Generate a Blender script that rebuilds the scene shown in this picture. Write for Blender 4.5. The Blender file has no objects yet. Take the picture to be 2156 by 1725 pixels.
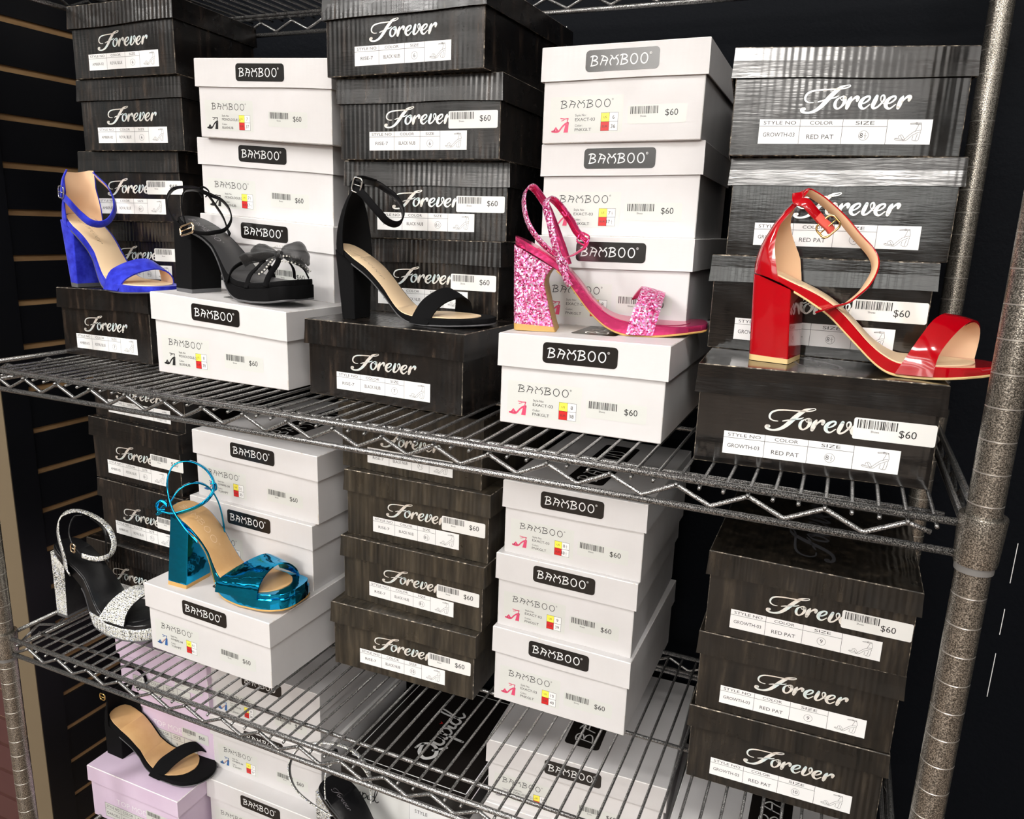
import bpy, bmesh, math, random
import numpy as np
from mathutils import Vector, Matrix

random.seed(7)
PI = math.pi
sc = bpy.context.scene
COL = sc.collection

# ------------------------------------------------------------------ camera
cam = bpy.data.cameras.new('camera')
camo = bpy.data.objects.new('camera', cam)
COL.objects.link(camo)
sc.camera = camo
cam.sensor_fit = 'HORIZONTAL'
cam.sensor_width = 36.0
cam.lens = 36.0 * 1613.66 / 2156.0
cam.clip_start = 0.02
camo.matrix_world = Matrix(((0.915885, -0.12425, 0.381729, -0.118062),
                            (0.399939, 0.200216, -0.894406, -0.659957),
                            (0.034702, 0.971841, 0.233067, 0.213878),
                            (0, 0, 0, 1)))

# ------------------------------------------------------------------ exposure, world, large lights
vs = sc.view_settings
vs.view_transform = 'Standard'
vs.look = 'None'
vs.gamma = 1.0
vs.use_curve_mapping = False
vs.exposure = 0.0
sc.cycles.caustics_reflective = False
sc.cycles.caustics_refractive = False
sc.cycles.sample_clamp_indirect = 6.0

world = bpy.data.worlds.new('store_ambient')
sc.world = world
world.use_nodes = True
wn = world.node_tree
for n in list(wn.nodes):
    wn.nodes.remove(n)
wo = wn.nodes.new('ShaderNodeOutputWorld')
wb = wn.nodes.new('ShaderNodeBackground')
wt = wn.nodes.new('ShaderNodeTexCoord')
ws = wn.nodes.new('ShaderNodeSeparateXYZ')
wr = wn.nodes.new('ShaderNodeValToRGB')
wn.links.new(wt.outputs['Generated'], ws.inputs[0])
wn.links.new(ws.outputs['Z'], wr.inputs[0])
wr.color_ramp.elements[0].position = 0.0
wr.color_ramp.elements[0].color = (0.17, 0.125, 0.095, 1)
wr.color_ramp.elements[1].position = 0.09
wr.color_ramp.elements[1].color = (0.80, 0.86, 0.85, 1)
_e = wr.color_ramp.elements.new(0.05)
_e.color = (0.14, 0.11, 0.09, 1)
wn.links.new(wr.outputs[0], wb.inputs[0])
wb.inputs[1].default_value = 0.62
wn.links.new(wb.outputs[0], wo.inputs[0])


def area_light(name, loc, target, sx, sy, power, color=(1, 1, 1)):
    l = bpy.data.lights.new(name, 'AREA')
    l.shape = 'RECTANGLE'
    l.size = sx
    l.size_y = sy
    l.energy = power
    l.color = color
    o = bpy.data.objects.new(name, l)
    COL.objects.link(o)
    o.location = loc
    d = Vector(target) - Vector(loc)
    o.rotation_euler = d.to_track_quat('-Z', 'Y').to_euler()
    return o


area_light('ceiling_tube_left', (-1.75, -1.25, 1.68), (-0.7, 0.2, 0.0), 0.22, 1.2, 52, (1.0, 0.98, 0.95))
area_light('ceiling_tube_front', (0.1, -1.15, 1.70), (-0.5, 0.2, -0.1), 1.2, 0.25, 34, (1.0, 0.98, 0.95))
area_light('ceiling_tube_right', (1.6, -2.4, 1.68), (-0.4, 0.2, 0.0), 0.3, 1.2, 10, (1.0, 0.98, 0.95))
area_light('ceiling_tube_back', (-0.6, -4.6, 1.68), (-0.6, 0.2, -0.4), 2.4, 0.8, 160, (1.0, 0.96, 0.91))


# ------------------------------------------------------------------ materials
def base_mat(name, color, rough=0.5, metal=0.0, coat=0.0, sheen=0.0, spec=None):
    m = bpy.data.materials.new(name)
    m.use_nodes = True
    b = m.node_tree.nodes['Principled BSDF']
    b.inputs['Base Color'].default_value = (*color, 1)
    b.inputs['Roughness'].default_value = rough
    b.inputs['Metallic'].default_value = metal
    if coat:
        b.inputs['Coat Weight'].default_value = coat
        b.inputs['Coat Roughness'].default_value = 0.04
    if sheen:
        b.inputs['Sheen Weight'].default_value = sheen
        b.inputs['Sheen Roughness'].default_value = 0.4
    if spec is not None:
        b.inputs['Specular IOR Level'].default_value = spec
    return m


def nd(m, t, **kw):
    n = m.node_tree.nodes.new(t)
    for k, v in kw.items():
        setattr(n, k, v)
    return n


def lk(m, a, b):
    m.node_tree.links.new(a, b)


def bsdf(m):
    return m.node_tree.nodes['Principled BSDF']


def coords(m, scale=(1, 1, 1)):
    tc = nd(m, 'ShaderNodeTexCoord')
    mp = nd(m, 'ShaderNodeMapping')
    mp.inputs['Scale'].default_value = scale
    lk(m, tc.outputs['Object'], mp.inputs['Vector'])
    return mp.outputs['Vector']


def noise(m, vec, scale, detail=3.0, rough=0.55):
    n = nd(m, 'ShaderNodeTexNoise')
    n.inputs['Scale'].default_value = scale
    n.inputs['Detail'].default_value = detail
    n.inputs['Roughness'].default_value = rough
    lk(m, vec, n.inputs['Vector'])
    return n.outputs['Fac']


def ramp(m, fac, stops):
    r = nd(m, 'ShaderNodeValToRGB')
    els = r.color_ramp.elements
    els[0].position, els[0].color = stops[0][0], (*stops[0][1], 1)
    els[1].position, els[1].color = stops[-1][0], (*stops[-1][1], 1)
    for p, c in stops[1:-1]:
        e = els.new(p)
        e.color = (*c, 1)
    lk(m, fac, r.inputs[0])
    return r.outputs[0]


def bump(m, h, strength, dist=0.001, normal=None):
    b = nd(m, 'ShaderNodeBump')
    b.inputs['Strength'].default_value = strength
    b.inputs['Distance'].default_value = dist
    lk(m, h, b.inputs['Height'])
    if normal is not None:
        lk(m, normal, b.inputs['Normal'])
    return b.outputs['Normal']


def maprange(m, v, a, b, c, d):
    n = nd(m, 'ShaderNodeMapRange')
    n.inputs[1].default_value = a
    n.inputs[2].default_value = b
    n.inputs[3].default_value = c
    n.inputs[4].default_value = d
    lk(m, v, n.inputs[0])
    return n.outputs[0]


def card_mat(name, stops, rough, rib=0.25, coat=0.0, hatch=True):
    """Printed corrugated card: vertical flutes that show in patches, fine scuffs."""
    m = base_mat(name, (0.5, 0.5, 0.5), rough, coat=coat)
    oi = nd(m, 'ShaderNodeObjectInfo')
    tc = nd(m, 'ShaderNodeTexCoord')
    add = nd(m, 'ShaderNodeVectorMath', operation='ADD')
    lk(m, tc.outputs['Object'], add.inputs[0])
    lk(m, oi.outputs['Random'], add.inputs[1])
    v = add.outputs[0]
    if stops[0][1][0] < 0.1:
        mpc = nd(m, 'ShaderNodeMapping')
        mpc.inputs['Scale'].default_value = (9, 9, 1.2)
        lk(m, v, mpc.inputs['Vector'])
        n1 = noise(m, mpc.outputs['Vector'], 9.0, 6, 0.65)
    else:
        n1 = noise(m, v, 14.0, 4)
    col = ramp(m, n1, stops)
    lk(m, col, bsdf(m).inputs['Base Color'])
    # flutes along z : wave bands across x and y
    mp = nd(m, 'ShaderNodeMapping')
    mp.inputs['Scale'].default_value = (1, 1, 0.02)
    lk(m, v, mp.inputs['Vector'])
    w = nd(m, 'ShaderNodeTexWave')
    w.bands_direction = 'X'
    w.inputs['Scale'].default_value = 46.0
    w.inputs['Distortion'].default_value = 2.5
    w.inputs['Detail'].default_value = 1.0
    lk(m, mp.outputs['Vector'], w.inputs['Vector'])
    patch = maprange(m, noise(m, v, 9.0, 2), 0.36, 0.60, 0.0, 1.0)
    mul = nd(m, 'ShaderNodeMath', operation='MULTIPLY')
    lk(m, w.outputs['Fac'], mul.inputs[0])
    lk(m, patch, mul.inputs[1])
    nrm = bump(m, mul.outputs[0], rib, 0.0006)
    nrm = bump(m, noise(m, v, 11.0, 2), 0.30, 0.004, nrm)
    if hatch:
        mp2 = nd(m, 'ShaderNodeMapping')
        mp2.inputs['Scale'].default_value = (0.12, 0.12, 1)
        lk(m, v, mp2.inputs['Vector'])
        nrm = bump(m, noise(m, mp2.outputs['Vector'], 420.0, 2), 0.10, 0.0006, nrm)
    lk(m, nrm, bsdf(m).inputs['Normal'])
    r = maprange(m, noise(m, v, 30.0, 4), 0.3, 0.7, rough * 0.75, rough * 1.35)
    lk(m, r, bsdf(m).inputs['Roughness'])
    return m


M = {}
M['black_card'] = card_mat('black_card', [(0.35, (0.003, 0.003, 0.003)), (0.55, (0.008, 0.006, 0.005)), (0.72, (0.050, 0.034, 0.024))], 0.24, 0.42)  # brown ramp end paints reflections into the black card's streaks
M['gloss_card'] = card_mat('gloss_black_card', [(0.3, (0.003, 0.003, 0.003)), (0.7, (0.010, 0.008, 0.007))], 0.13, 0.12)
for k_ in ('gloss_card', 'black_card'):
    bsdf(M[k_]).inputs['Specular IOR Level'].default_value = 0.9 if k_ == 'gloss_card' else 0.7
M['brown_card'] = card_mat('brown_card', [(0.32, (0.012, 0.010, 0.007)), (0.52, (0.035, 0.028, 0.019)), (0.72, (0.080, 0.064, 0.043))], 0.34, 0.8)  # black card with the floor's brown reflection painted into its colour
M['dark_brown_card'] = card_mat('dark_brown_card', [(0.34, (0.005, 0.0045, 0.0035)), (0.54, (0.014, 0.011, 0.008)), (0.74, (0.050, 0.039, 0.027))], 0.32, 0.8)  # black card again, a weaker painted floor reflection
M['white_card'] = card_mat('white_card', [(0.3, (0.655, 0.64, 0.64)), (0.7, (0.70, 0.685, 0.69))], 0.5, 0.10)
M['lilac_card'] = card_mat('lilac_card', [(0.3, (0.66, 0.52, 0.68)), (0.7, (0.72, 0.59, 0.74))], 0.5, 0.08)


def edge_mat(name, a, b, c):
    m = base_mat(name, a, 0.6)
    v = coords(m)
    col = ramp(m, noise(m, v, 160.0, 4), [(0.40, a), (0.56, b), (0.66, c)])
    lk(m, col, bsdf(m).inputs['Base Color'])
    return m


M['black_edge'] = edge_mat('worn_black_edge', (0.02, 0.018, 0.015), (0.12, 0.10, 0.08), (0.55, 0.47, 0.36))
M['white_edge'] = edge_mat('worn_white_edge', (0.86, 0.85, 0.84), (0.84, 0.82, 0.8), (0.7, 0.64, 0.58))
M['paper'] = base_mat('white_paper', (0.86, 0.86, 0.86), 0.35)
M['gloss_paper'] = base_mat('gloss_sticker', (0.80, 0.80, 0.78), 0.25)
M['clear_label'] = base_mat('faint_label', (0.66, 0.67, 0.64), 0.3)
M['stamp'] = base_mat('insole_stamp_ink', (0.22, 0.14, 0.08), 0.5)
M['ink'] = base_mat('black_ink', (0.012, 0.012, 0.012), 0.4)
M['grey_ink'] = base_mat('grey_ink', (0.035, 0.035, 0.035), 0.5)
M['white_ink'] = base_mat('white_ink', (0.85, 0.85, 0.85), 0.4)
M['plate_black'] = base_mat('plate_black', (0.012, 0.010, 0.009), 0.22)
M['yellow_ink'] = base_mat('yellow_ink', (0.95, 0.83, 0.10), 0.4)
M['red_ink'] = base_mat('red_ink', (0.62, 0.02, 0.02), 0.4)
M['pink_ink'] = base_mat('pink_ink', (0.70, 0.07, 0.16), 0.4)
M['blue_ink'] = base_mat('blue_ink', (0.03, 0.12, 0.35), 0.4)
M['peach_ink'] = base_mat('peach_ink', (0.75, 0.38, 0.20), 0.4)
M['silver_ink'] = base_mat('silver_ink', (0.35, 0.33, 0.36), 0.4)
M['pale_ink'] = base_mat('pale_ink', (0.84, 0.80, 0.86), 0.3)
M['dull_foil'] = base_mat('dull_foil', (0.10, 0.10, 0.11), 0.3, 0.4)

m = base_mat('silver_foil', (0.8, 0.78, 0.72), 0.32, 0.35)
v = coords(m)
col = ramp(m, noise(m, v, 45.0, 2), [(0.35, (0.88, 0.80, 0.72)), (0.5, (0.90, 0.90, 0.86)), (0.62, (0.74, 0.90, 0.92)), (0.7, (0.90, 0.84, 0.92))])
lk(m, col, bsdf(m).inputs['Base Color'])
M['foil'] = m


def hammer(name, dark, mid, light, scale=620.0, metal=0.75, rough=0.38):
    m = base_mat(name, mid, rough, metal)
    v = coords(m)
    f = noise(m, v, scale, 2, 0.6)
    lk(m, ramp(m, f, [(0.36, dark), (0.5, mid), (0.64, light)]), bsdf(m).inputs['Base Color'])
    lk(m, bump(m, f, 0.5, 0.0004), bsdf(m).inputs['Normal'])
    return m


M['post'] = hammer('hammered_grey_powder_coat', (0.07, 0.064, 0.055), (0.24, 0.22, 0.19), (0.56, 0.52, 0.46), 1000.0, 0.85, 0.25)
M['wire'] = hammer('hammered_grey_wire', (0.03, 0.03, 0.03), (0.20, 0.20, 0.20), (0.66, 0.65, 0.64), 1100.0, 0.8, 0.27)
M['ring'] = base_mat('bright_groove', (0.55, 0.52, 0.48), 0.3, 0.8)
M['sleeve'] = base_mat('grey_plastic_sleeve', (0.16, 0.155, 0.15), 0.45)

m = base_mat('black_textured_board', (0.002, 0.0028, 0.0045), 0.6, spec=0.06)
v = coords(m)
lk(m, bump(m, noise(m, v, 130.0, 4), 0.35, 0.002), bsdf(m).inputs['Normal'])
M['board'] = m
m = base_mat('raw_groove_board', (0.34, 0.20, 0.085), 0.7)
v = coords(m, (1, 0.15, 1))
lk(m, ramp(m, noise(m, v, 60.0, 4), [(0.3, (0.22, 0.12, 0.05)), (0.7, (0.42, 0.26, 0.12))]), bsdf(m).inputs['Base Color'])
M['groove'] = m
M['slat'] = base_mat('black_slat_laminate', (0.0045, 0.005, 0.007), 0.4)
M['beige_trim'] = base_mat('beige_trim', (0.15, 0.115, 0.07), 0.6)
m = base_mat('burgundy_laminate', (0.09, 0.035, 0.035), 0.35)
M['burgundy'] = m
M['burg_groove'] = base_mat('pale_groove', (0.62, 0.45, 0.28), 0.6)
m = base_mat('store_floor', (0.30, 0.22, 0.16), 0.35)
v = coords(m)
br = nd(m, 'ShaderNodeTexBrick')
br.inputs['Color1'].default_value = (0.30, 0.22, 0.16, 1)
br.inputs['Color2'].default_value = (0.26, 0.19, 0.14, 1)
br.inputs['Mortar'].default_value = (0.14, 0.11, 0.09, 1)
br.inputs['Scale'].default_value = 2.0
lk(m, v, br.inputs['Vector'])
lk(m, br.outputs[0], bsdf(m).inputs['Base Color'])
M['floor'] = m
M['ceiling'] = base_mat('white_ceiling_tile', (0.78, 0.79, 0.79), 0.8)
m = base_mat('lamp_diffuser', (1, 1, 1), 0.5)
bsdf(m).inputs['Emission Color'].default_value = (1, 0.98, 0.95, 1)
bsdf(m).inputs['Emission Strength'].default_value = 5.0
M['lamp'] = m
m = base_mat('added_panel_glow', (1, 1, 1), 0.3)  # glowing face of the panels added behind the camera
bsdf(m).inputs['Emission Color'].default_value = (0.98, 1.0, 0.96, 1)
bsdf(m).inputs['Emission Strength'].default_value = 3.2
M['panel_glow'] = m
M['store_wall'] = base_mat('store_wall_paint', (0.16, 0.13, 0.11), 0.7)

# shoe materials
m = base_mat('royal_blue_suede', (0.035, 0.055, 0.66), 0.85, sheen=0.25, spec=0.1)
v = coords(m)
lk(m, ramp(m, noise(m, v, 70.0, 4), [(0.35, (0.014, 0.018, 0.36)), (0.65, (0.035, 0.05, 0.60))]), bsdf(m).inputs['Base Color'])
lk(m, bump(m, noise(m, v, 1500.0, 2), 0.3, 0.0003), bsdf(m).inputs['Normal'])
M['blue_suede'] = m
m = base_mat('black_nubuck', (0.0035, 0.0035, 0.004), 0.85, spec=0.12)
v = coords(m)
lk(m, bump(m, noise(m, v, 1800.0, 2), 0.3, 0.0003), bsdf(m).inputs['Normal'])
M['nubuck'] = m
m = base_mat('black_leather', (0.007, 0.007, 0.008), 0.33)
v = coords(m)
lk(m, bump(m, noise(m, v, 60.0, 3), 0.35, 0.002), bsdf(m).inputs['Normal'])
M['black_leather'] = m
M['dark_grey_insole'] = base_mat('dark_grey_insole', (0.028, 0.028, 0.03), 0.42)
M['cream_insole'] = base_mat('cream_insole', (0.80, 0.60, 0.38), 0.5)
m = base_mat('tan_insole', (0.62, 0.36, 0.14), 0.42)
v = coords(m, (1, 1, 1))
lk(m, ramp(m, noise(m, v, 25.0, 4), [(0.3, (0.58, 0.34, 0.14)), (0.7, (0.68, 0.43, 0.20))]), bsdf(m).inputs['Base Color'])
M['tan_insole'] = m
m = base_mat('nude_lining', (0.78, 0.52, 0.32), 0.65)
M['nude_lining'] = m
M['tan_outsole'] = base_mat('tan_outsole', (0.55, 0.33, 0.10), 0.45)
M['cream_outsole'] = base_mat('cream_outsole', (0.72, 0.52, 0.24), 0.45)
M['grey_outsole'] = base_mat('grey_outsole', (0.10, 0.10, 0.105), 0.45)
m = base_mat('red_patent', (0.40, 0.0, 0.005), 0.12, coat=1.0)
v = coords(m)
lk(m, bump(m, noise(m, v, 30.0, 1), 0.18, 0.003), bsdf(m).inputs['Normal'])
lk(m, bump(m, noise(m, v, 30.0, 1), 0.25, 0.003), bsdf(m).inputs['Coat Normal'])
M['red_patent'] = m
m = base_mat('turquoise_mirror_leather', (0.0, 0.33, 0.58), 0.10, 1.0)
v = coords(m)
lk(m, bump(m, noise(m, v, 45.0, 2), 0.30, 0.004), bsdf(m).inputs['Normal'])
M['turquoise'] = m
bsdf(m).inputs['Base Color'].default_value = (0.01, 0.36, 0.68, 1)
m = base_mat('pink_mirror_leather', (0.80, 0.06, 0.22), 0.2, 0.75)
v = coords(m)
lk(m, bump(m, noise(m, v, 60.0, 2), 0.25, 0.003), bsdf(m).inputs['Normal'])
M['pink_mirror'] = m
M['gold'] = base_mat('gold_metal', (0.80, 0.56, 0.20), 0.2, 1.0)
M['pale_gold'] = base_mat('pale_gold_metal', (0.85, 0.68, 0.48), 0.2, 1.0)
M['silver'] = base_mat('silver_metal', (0.75, 0.75, 0.72), 0.2, 1.0)
M['red_elastic'] = base_mat('coral_elastic', (0.72, 0.10, 0.07), 0.5)


def facets(name, stops, scale, rnd, metal, rough, tilt, grout=None):
    m = base_mat(name, (0.5, 0.5, 0.5), rough, metal)
    v = coords(m)
    vo = nd(m, 'ShaderNodeTexVoronoi')
    vo.inputs['Scale'].default_value = scale
    vo.inputs['Randomness'].default_value = rnd
    lk(m, v, vo.inputs['Vector'])
    sep = nd(m, 'ShaderNodeSeparateColor')
    lk(m, vo.outputs['Color'], sep.inputs[0])
    col = ramp(m, sep.outputs[0], stops)
    if grout is not None:
        g = maprange(m, vo.outputs['Distance'], grout[0], grout[1], 0.0, 1.0)
        mx = nd(m, 'ShaderNodeMix', data_type='RGBA')
        lk(m, g, mx.inputs[0])
        lk(m, col, mx.inputs[6])
        mx.inputs[7].default_value = (0.03, 0.03, 0.028, 1)
        col = mx.outputs[2]
    lk(m, col, bsdf(m).inputs['Base Color'])
    ge = nd(m, 'ShaderNodeNewGeometry')
    sub = nd(m, 'ShaderNodeVectorMath', operation='SUBTRACT')
    lk(m, vo.outputs['Color'], sub.inputs[0])
    sub.inputs[1].default_value = (0.5, 0.5, 0.5)
    scl = nd(m, 'ShaderNodeVectorMath', operation='SCALE')
    lk(m, sub.outputs[0], scl.inputs[0])
    scl.inputs['Scale'].default_value = tilt
    ad = nd(m, 'ShaderNodeVectorMath', operation='ADD')
    lk(m, ge.outputs['Normal'], ad.inputs[0])
    lk(m, scl.outputs[0], ad.inputs[1])
    no = nd(m, 'ShaderNodeVectorMath', operation='NORMALIZE')
    lk(m, ad.outputs[0], no.inputs[0])
    lk(m, no.outputs[0], bsdf(m).inputs['Normal'])
    return m


M['pink_glitter'] = facets('pink_glitter', [(0.1, (0.45, 0.02, 0.12)), (0.4, (0.80, 0.12, 0.35)), (0.7, (0.90, 0.38, 0.66)), (0.95, (0.95, 0.78, 0.92))], 620.0, 1.0, 0.55, 0.25, 1.0)
M['rhinestones'] = facets('rhinestone_mesh', [(0.1, (0.78, 0.78, 0.68)), (0.4, (0.90, 0.91, 0.86)), (0.8, (0.95, 0.95, 0.93)), (0.97, (0.72, 0.78, 0.98))], 600.0, 0.5, 0.12, 0.2, 0.7, (0.55, 0.62))
M['stone'] = base_mat('clear_rhinestone', (0.90, 0.88, 0.82), 0.15, 0.3)
m = base_mat('black_tulle', (0.012, 0.012, 0.013), 0.5, sheen=0.3)
v = coords(m)
bsdf(m).inputs['Alpha'].default_value = 0.72
M['tulle'] = m


# ------------------------------------------------------------------ mesh helpers (all geometry is given in mm)
def tag(o, label=None, cat=None, group=None, kind=None):
    if label:
        o['label'] = label
    if cat:
        o['category'] = cat
    if group:
        o['group'] = group
    if kind:
        o['kind'] = kind
    return o


def link(name, me, parent=None, mats=()):
    o = bpy.data.objects.new(name, me)
    COL.objects.link(o)
    for k in mats:
        me.materials.append(M[k])
    if parent is not None:
        o.parent = parent
    return o


def mesh(name, verts, faces, mats, parent=None, mi=None, smooth=False):
    me = bpy.data.meshes.new(name)
    me.from_pydata([(x * .001, y * .001, z * .001) for x, y, z in verts], [], faces)
    if mi is not None:
        me.polygons.foreach_set('material_index', mi)
    if smooth:
        me.polygons.foreach_set('use_smooth', [True] * len(me.polygons))
    me.update()
    return link(name, me, parent, mats)


def empty(name, loc, rz=0.0):
    o = bpy.data.objects.new(name, None)
    COL.objects.link(o)
    o.empty_display_size = 0.02
    o.location = [c * .001 for c in loc]
    o.rotation_euler = (0, 0, rz)
    return o


class MB:
    """collects simple solids in mm"""

    def __init__(self):
        self.v, self.f, self.mi = [], [], []

    def add(self, vs, fs, mi=0):
        b = len(self.v)
        self.v += [tuple(p) for p in vs]
        self.f += [tuple(b + i for i in q) for q in fs]
        self.mi += [mi] * len(fs)

    def box(self, x0, x1, y0, y1, z0, z1, mi=0):
        vs = [(x, y, z) for z in (z0, z1) for y in (y0, y1) for x in (x0, x1)]
        self.add(vs, [(0, 2, 3, 1), (4, 5, 7, 6), (0, 1, 5, 4), (2, 6, 7, 3), (0, 4, 6, 2), (1, 3, 7, 5)], mi)

    def tube(self, pts, r, n=8, closed=False, mi=0):
        pts = [Vector(p) for p in pts]
        N = len(pts)
        rings = []
        for i, p in enumerate(pts):
            if closed:
                a, b = pts[i - 1], pts[(i + 1) % N]
            else:
                a, b = pts[max(0, i - 1)], pts[min(N - 1, i + 1)]
            t = (b - a).normalized()
            up = Vector((0, 0, 1)) if abs(t.z) < 0.9 else Vector((0, 1, 0))
            x = t.cross(up).normalized()
            y = x.cross(t).normalized()
            # mitre
            if 0 < i < N - 1 or closed:
                d1 = (p - a).normalized()
                c = max(0.5, abs(d1.dot(t)))
            else:
                c = 1.0
            rings.append([p + (x * math.cos(k * 2 * PI / n) + y * math.sin(k * 2 * PI / n) / 1.0) * r for k in range(n)])
        b = len(self.v)
        for rg in rings:
            self.v += [tuple(q) for q in rg]
        M_ = N if closed else N - 1
        for i in range(M_):
            j = (i + 1) % N
            for k in range(n):
                k2 = (k + 1) % n
                self.f.append((b + i * n + k, b + i * n + k2, b + j * n + k2, b + j * n + k))
                self.mi.append(mi)
        if not closed:
            self.f.append(tuple(b + k for k in reversed(range(n))))
            self.f.append(tuple(b + (N - 1) * n + k for k in range(n)))
            self.mi += [mi, mi]

    def lathe(self, cx, cy, prof, n=28, mis=None):
        """prof : list of (r, z) from bottom to top; mis: material per segment"""
        b = len(self.v)
        for r, z in prof:
            self.v += [(cx + r * math.cos(k * 2 * PI / n), cy + r * math.sin(k * 2 * PI / n), z) for k in range(n)]
        for i in range(len(prof) - 1):
            for k in range(n):
                k2 = (k + 1) % n
                self.f.append((b + i * n + k, b + i * n + k2, b + (i + 1) * n + k2, b + (i + 1) * n + k))
                self.mi.append(mis[i] if mis else 0)
        self.f.append(tuple(b + k for k in reversed(range(n))))
        self.f.append(tuple(b + (len(prof) - 1) * n + k for k in range(n)))
        self.mi += [0, 0]

    def build(self, name, mats, parent=None, smooth=False):
        return mesh(name, self.v, self.f, mats, parent, self.mi, smooth)


def smooth_by_angle(o, deg=40):
    me = o.data
    me.polygons.foreach_set('use_smooth', [True] * len(me.polygons))
    bm = bmesh.new()
    bm.from_mesh(me)
    lim = math.radians(deg)
    for e in bm.edges:
        if len(e.link_faces) == 2 and e.calc_face_angle(0) > lim:
            e.smooth = False
    bm.to_mesh(me)
    bm.free()


# ------------------------------------------------------------------ text -> flat polygons (built-in font only)
_gl = {}


def glyphs(s):
    if s in _gl:
        return _gl[s]
    cu = bpy.data.curves.new('t', 'FONT')
    cu.body = s
    cu.resolution_u = 3
    o = bpy.data.objects.new('t', cu)
    COL.objects.link(o)
    bpy.context.view_layer.update()
    dg = bpy.context.evaluated_depsgraph_get()
    me = bpy.data.meshes.new_from_object(o.evaluated_get(dg))
    vs_ = [(v.co.x, v.co.y) for v in me.vertices]
    fs = [tuple(p.vertices) for p in me.polygons]
    bpy.data.objects.remove(o)
    bpy.data.curves.remove(cu)
    bpy.data.meshes.remove(me)
    _gl[s] = (vs_, fs)
    return _gl[s]


_cap = max(y for x, y in glyphs('H')[0])


class Flat:
    """prints, stickers and lettering that lie on a face; u right, v up, in mm"""

    def __init__(self):
        self.v, self.f, self.m, self.ms = [], [], [], []

    def mid(self, k):
        if k not in self.ms:
            self.ms.append(k)
        return self.ms.index(k)

    def poly(self, pts, mat, layer=0, fs=None):
        b = len(self.v)
        self.v += [(x, y, layer) for x, y in pts]
        fs = fs or [tuple(range(len(pts)))]
        self.f += [tuple(b + i for i in q) for q in fs]
        self.m += [self.mid(mat)] * len(fs)

    def rect(self, x0, y0, x1, y1, mat, layer=0, r=0.0):
        if r <= 0:
            return self.poly([(x0, y0), (x1, y0), (x1, y1), (x0, y1)], mat, layer)
        pts = []
        for cx, cy, a0 in ((x1 - r, y0 + r, -90), (x1 - r, y1 - r, 0), (x0 + r, y1 - r, 90), (x0 + r, y0 + r, 180)):
            for k in range(6):
                a = math.radians(a0 + 18 * k)
                pts.append((cx + r * math.cos(a), cy + r * math.sin(a)))
        self.poly(pts, mat, layer)

    def stroke(self, pts, mat, layer=0, w=None, closed=False, cap=True):
        P = [(p[0], p[1], (p[2] if len(p) > 2 else w) / 2.0) for p in pts]
        n = len(P)
        L, Rr = [], []
        for i in range(n):
            if closed:
                a, b = P[i - 1], P[(i + 1) % n]
            else:
                a, b = P[max(0, i - 1)], P[min(n - 1, i + 1)]
            dx, dy = b[0] - a[0], b[1] - a[1]
            d = math.hypot(dx, dy) or 1
            nx, ny = -dy / d, dx / d
            L.append((P[i][0] + nx * P[i][2], P[i][1] + ny * P[i][2]))
            Rr.append((P[i][0] - nx * P[i][2], P[i][1] - ny * P[i][2]))
        fs = []
        for i in range(n if closed else n - 1):
            j = (i + 1) % n
            fs.append((n + i, n + j, j, i))
        self.poly(L + Rr, mat, layer, fs)
        if cap and not closed:
            for x, y, r in (P[0], P[-1]):
                self.poly([(x + r * math.cos(k * PI / 5), y + r * math.sin(k * PI / 5)) for k in range(10)], mat, layer)

    def text(self, s, x, y, h, mat, layer=1, width=None, align='l'):
        vs_, fs = glyphs(s)
        if not vs_:
            return
        k = h / _cap
        x0 = min(p[0] for p in vs_)
        x1 = max(p[0] for p in vs_)
        kx = width / (x1 - x0) if width else k
        w = (x1 - x0) * kx
        ox = x - (w if align == 'r' else w / 2 if align == 'c' else 0)
        self.poly([(ox + (a - x0) * kx, y + b * k) for a, b in vs_], mat, layer, fs)

    def build(self, name, fn, parent, off=0.12):
        vs_ = [fn(u, v_, 0.1 + l * off) for u, v_, l in self.v]
        return mesh(name, vs_, self.f, self.ms, parent, self.m)


def cat(pts, k=5, closed=False):
    """Catmull-Rom resample, keeps extra columns"""
    P = [np.array(p, float) for p in pts]
    n = len(P)
    out = []
    for i in range(n if closed else n - 1):
        p1, p2 = P[i], P[(i + 1) % n]
        p0 = P[i - 1] if (i > 0 or closed) else 2 * p1 - p2
        p3 = P[(i + 2) % n] if (i + 2 < n or closed) else 2 * p2 - p1
        for j in range(k):
            t = j / k
            out.append(0.5 * ((2 * p1) + (-p0 + p2) * t + (2 * p0 - 5 * p1 + 4 * p2 - p3) * t * t + (-p0 + 3 * p1 - 3 * p2 + p3) * t ** 3))
    if not closed:
        out.append(P[-1])
    return [tuple(p) for p in out]


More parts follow.
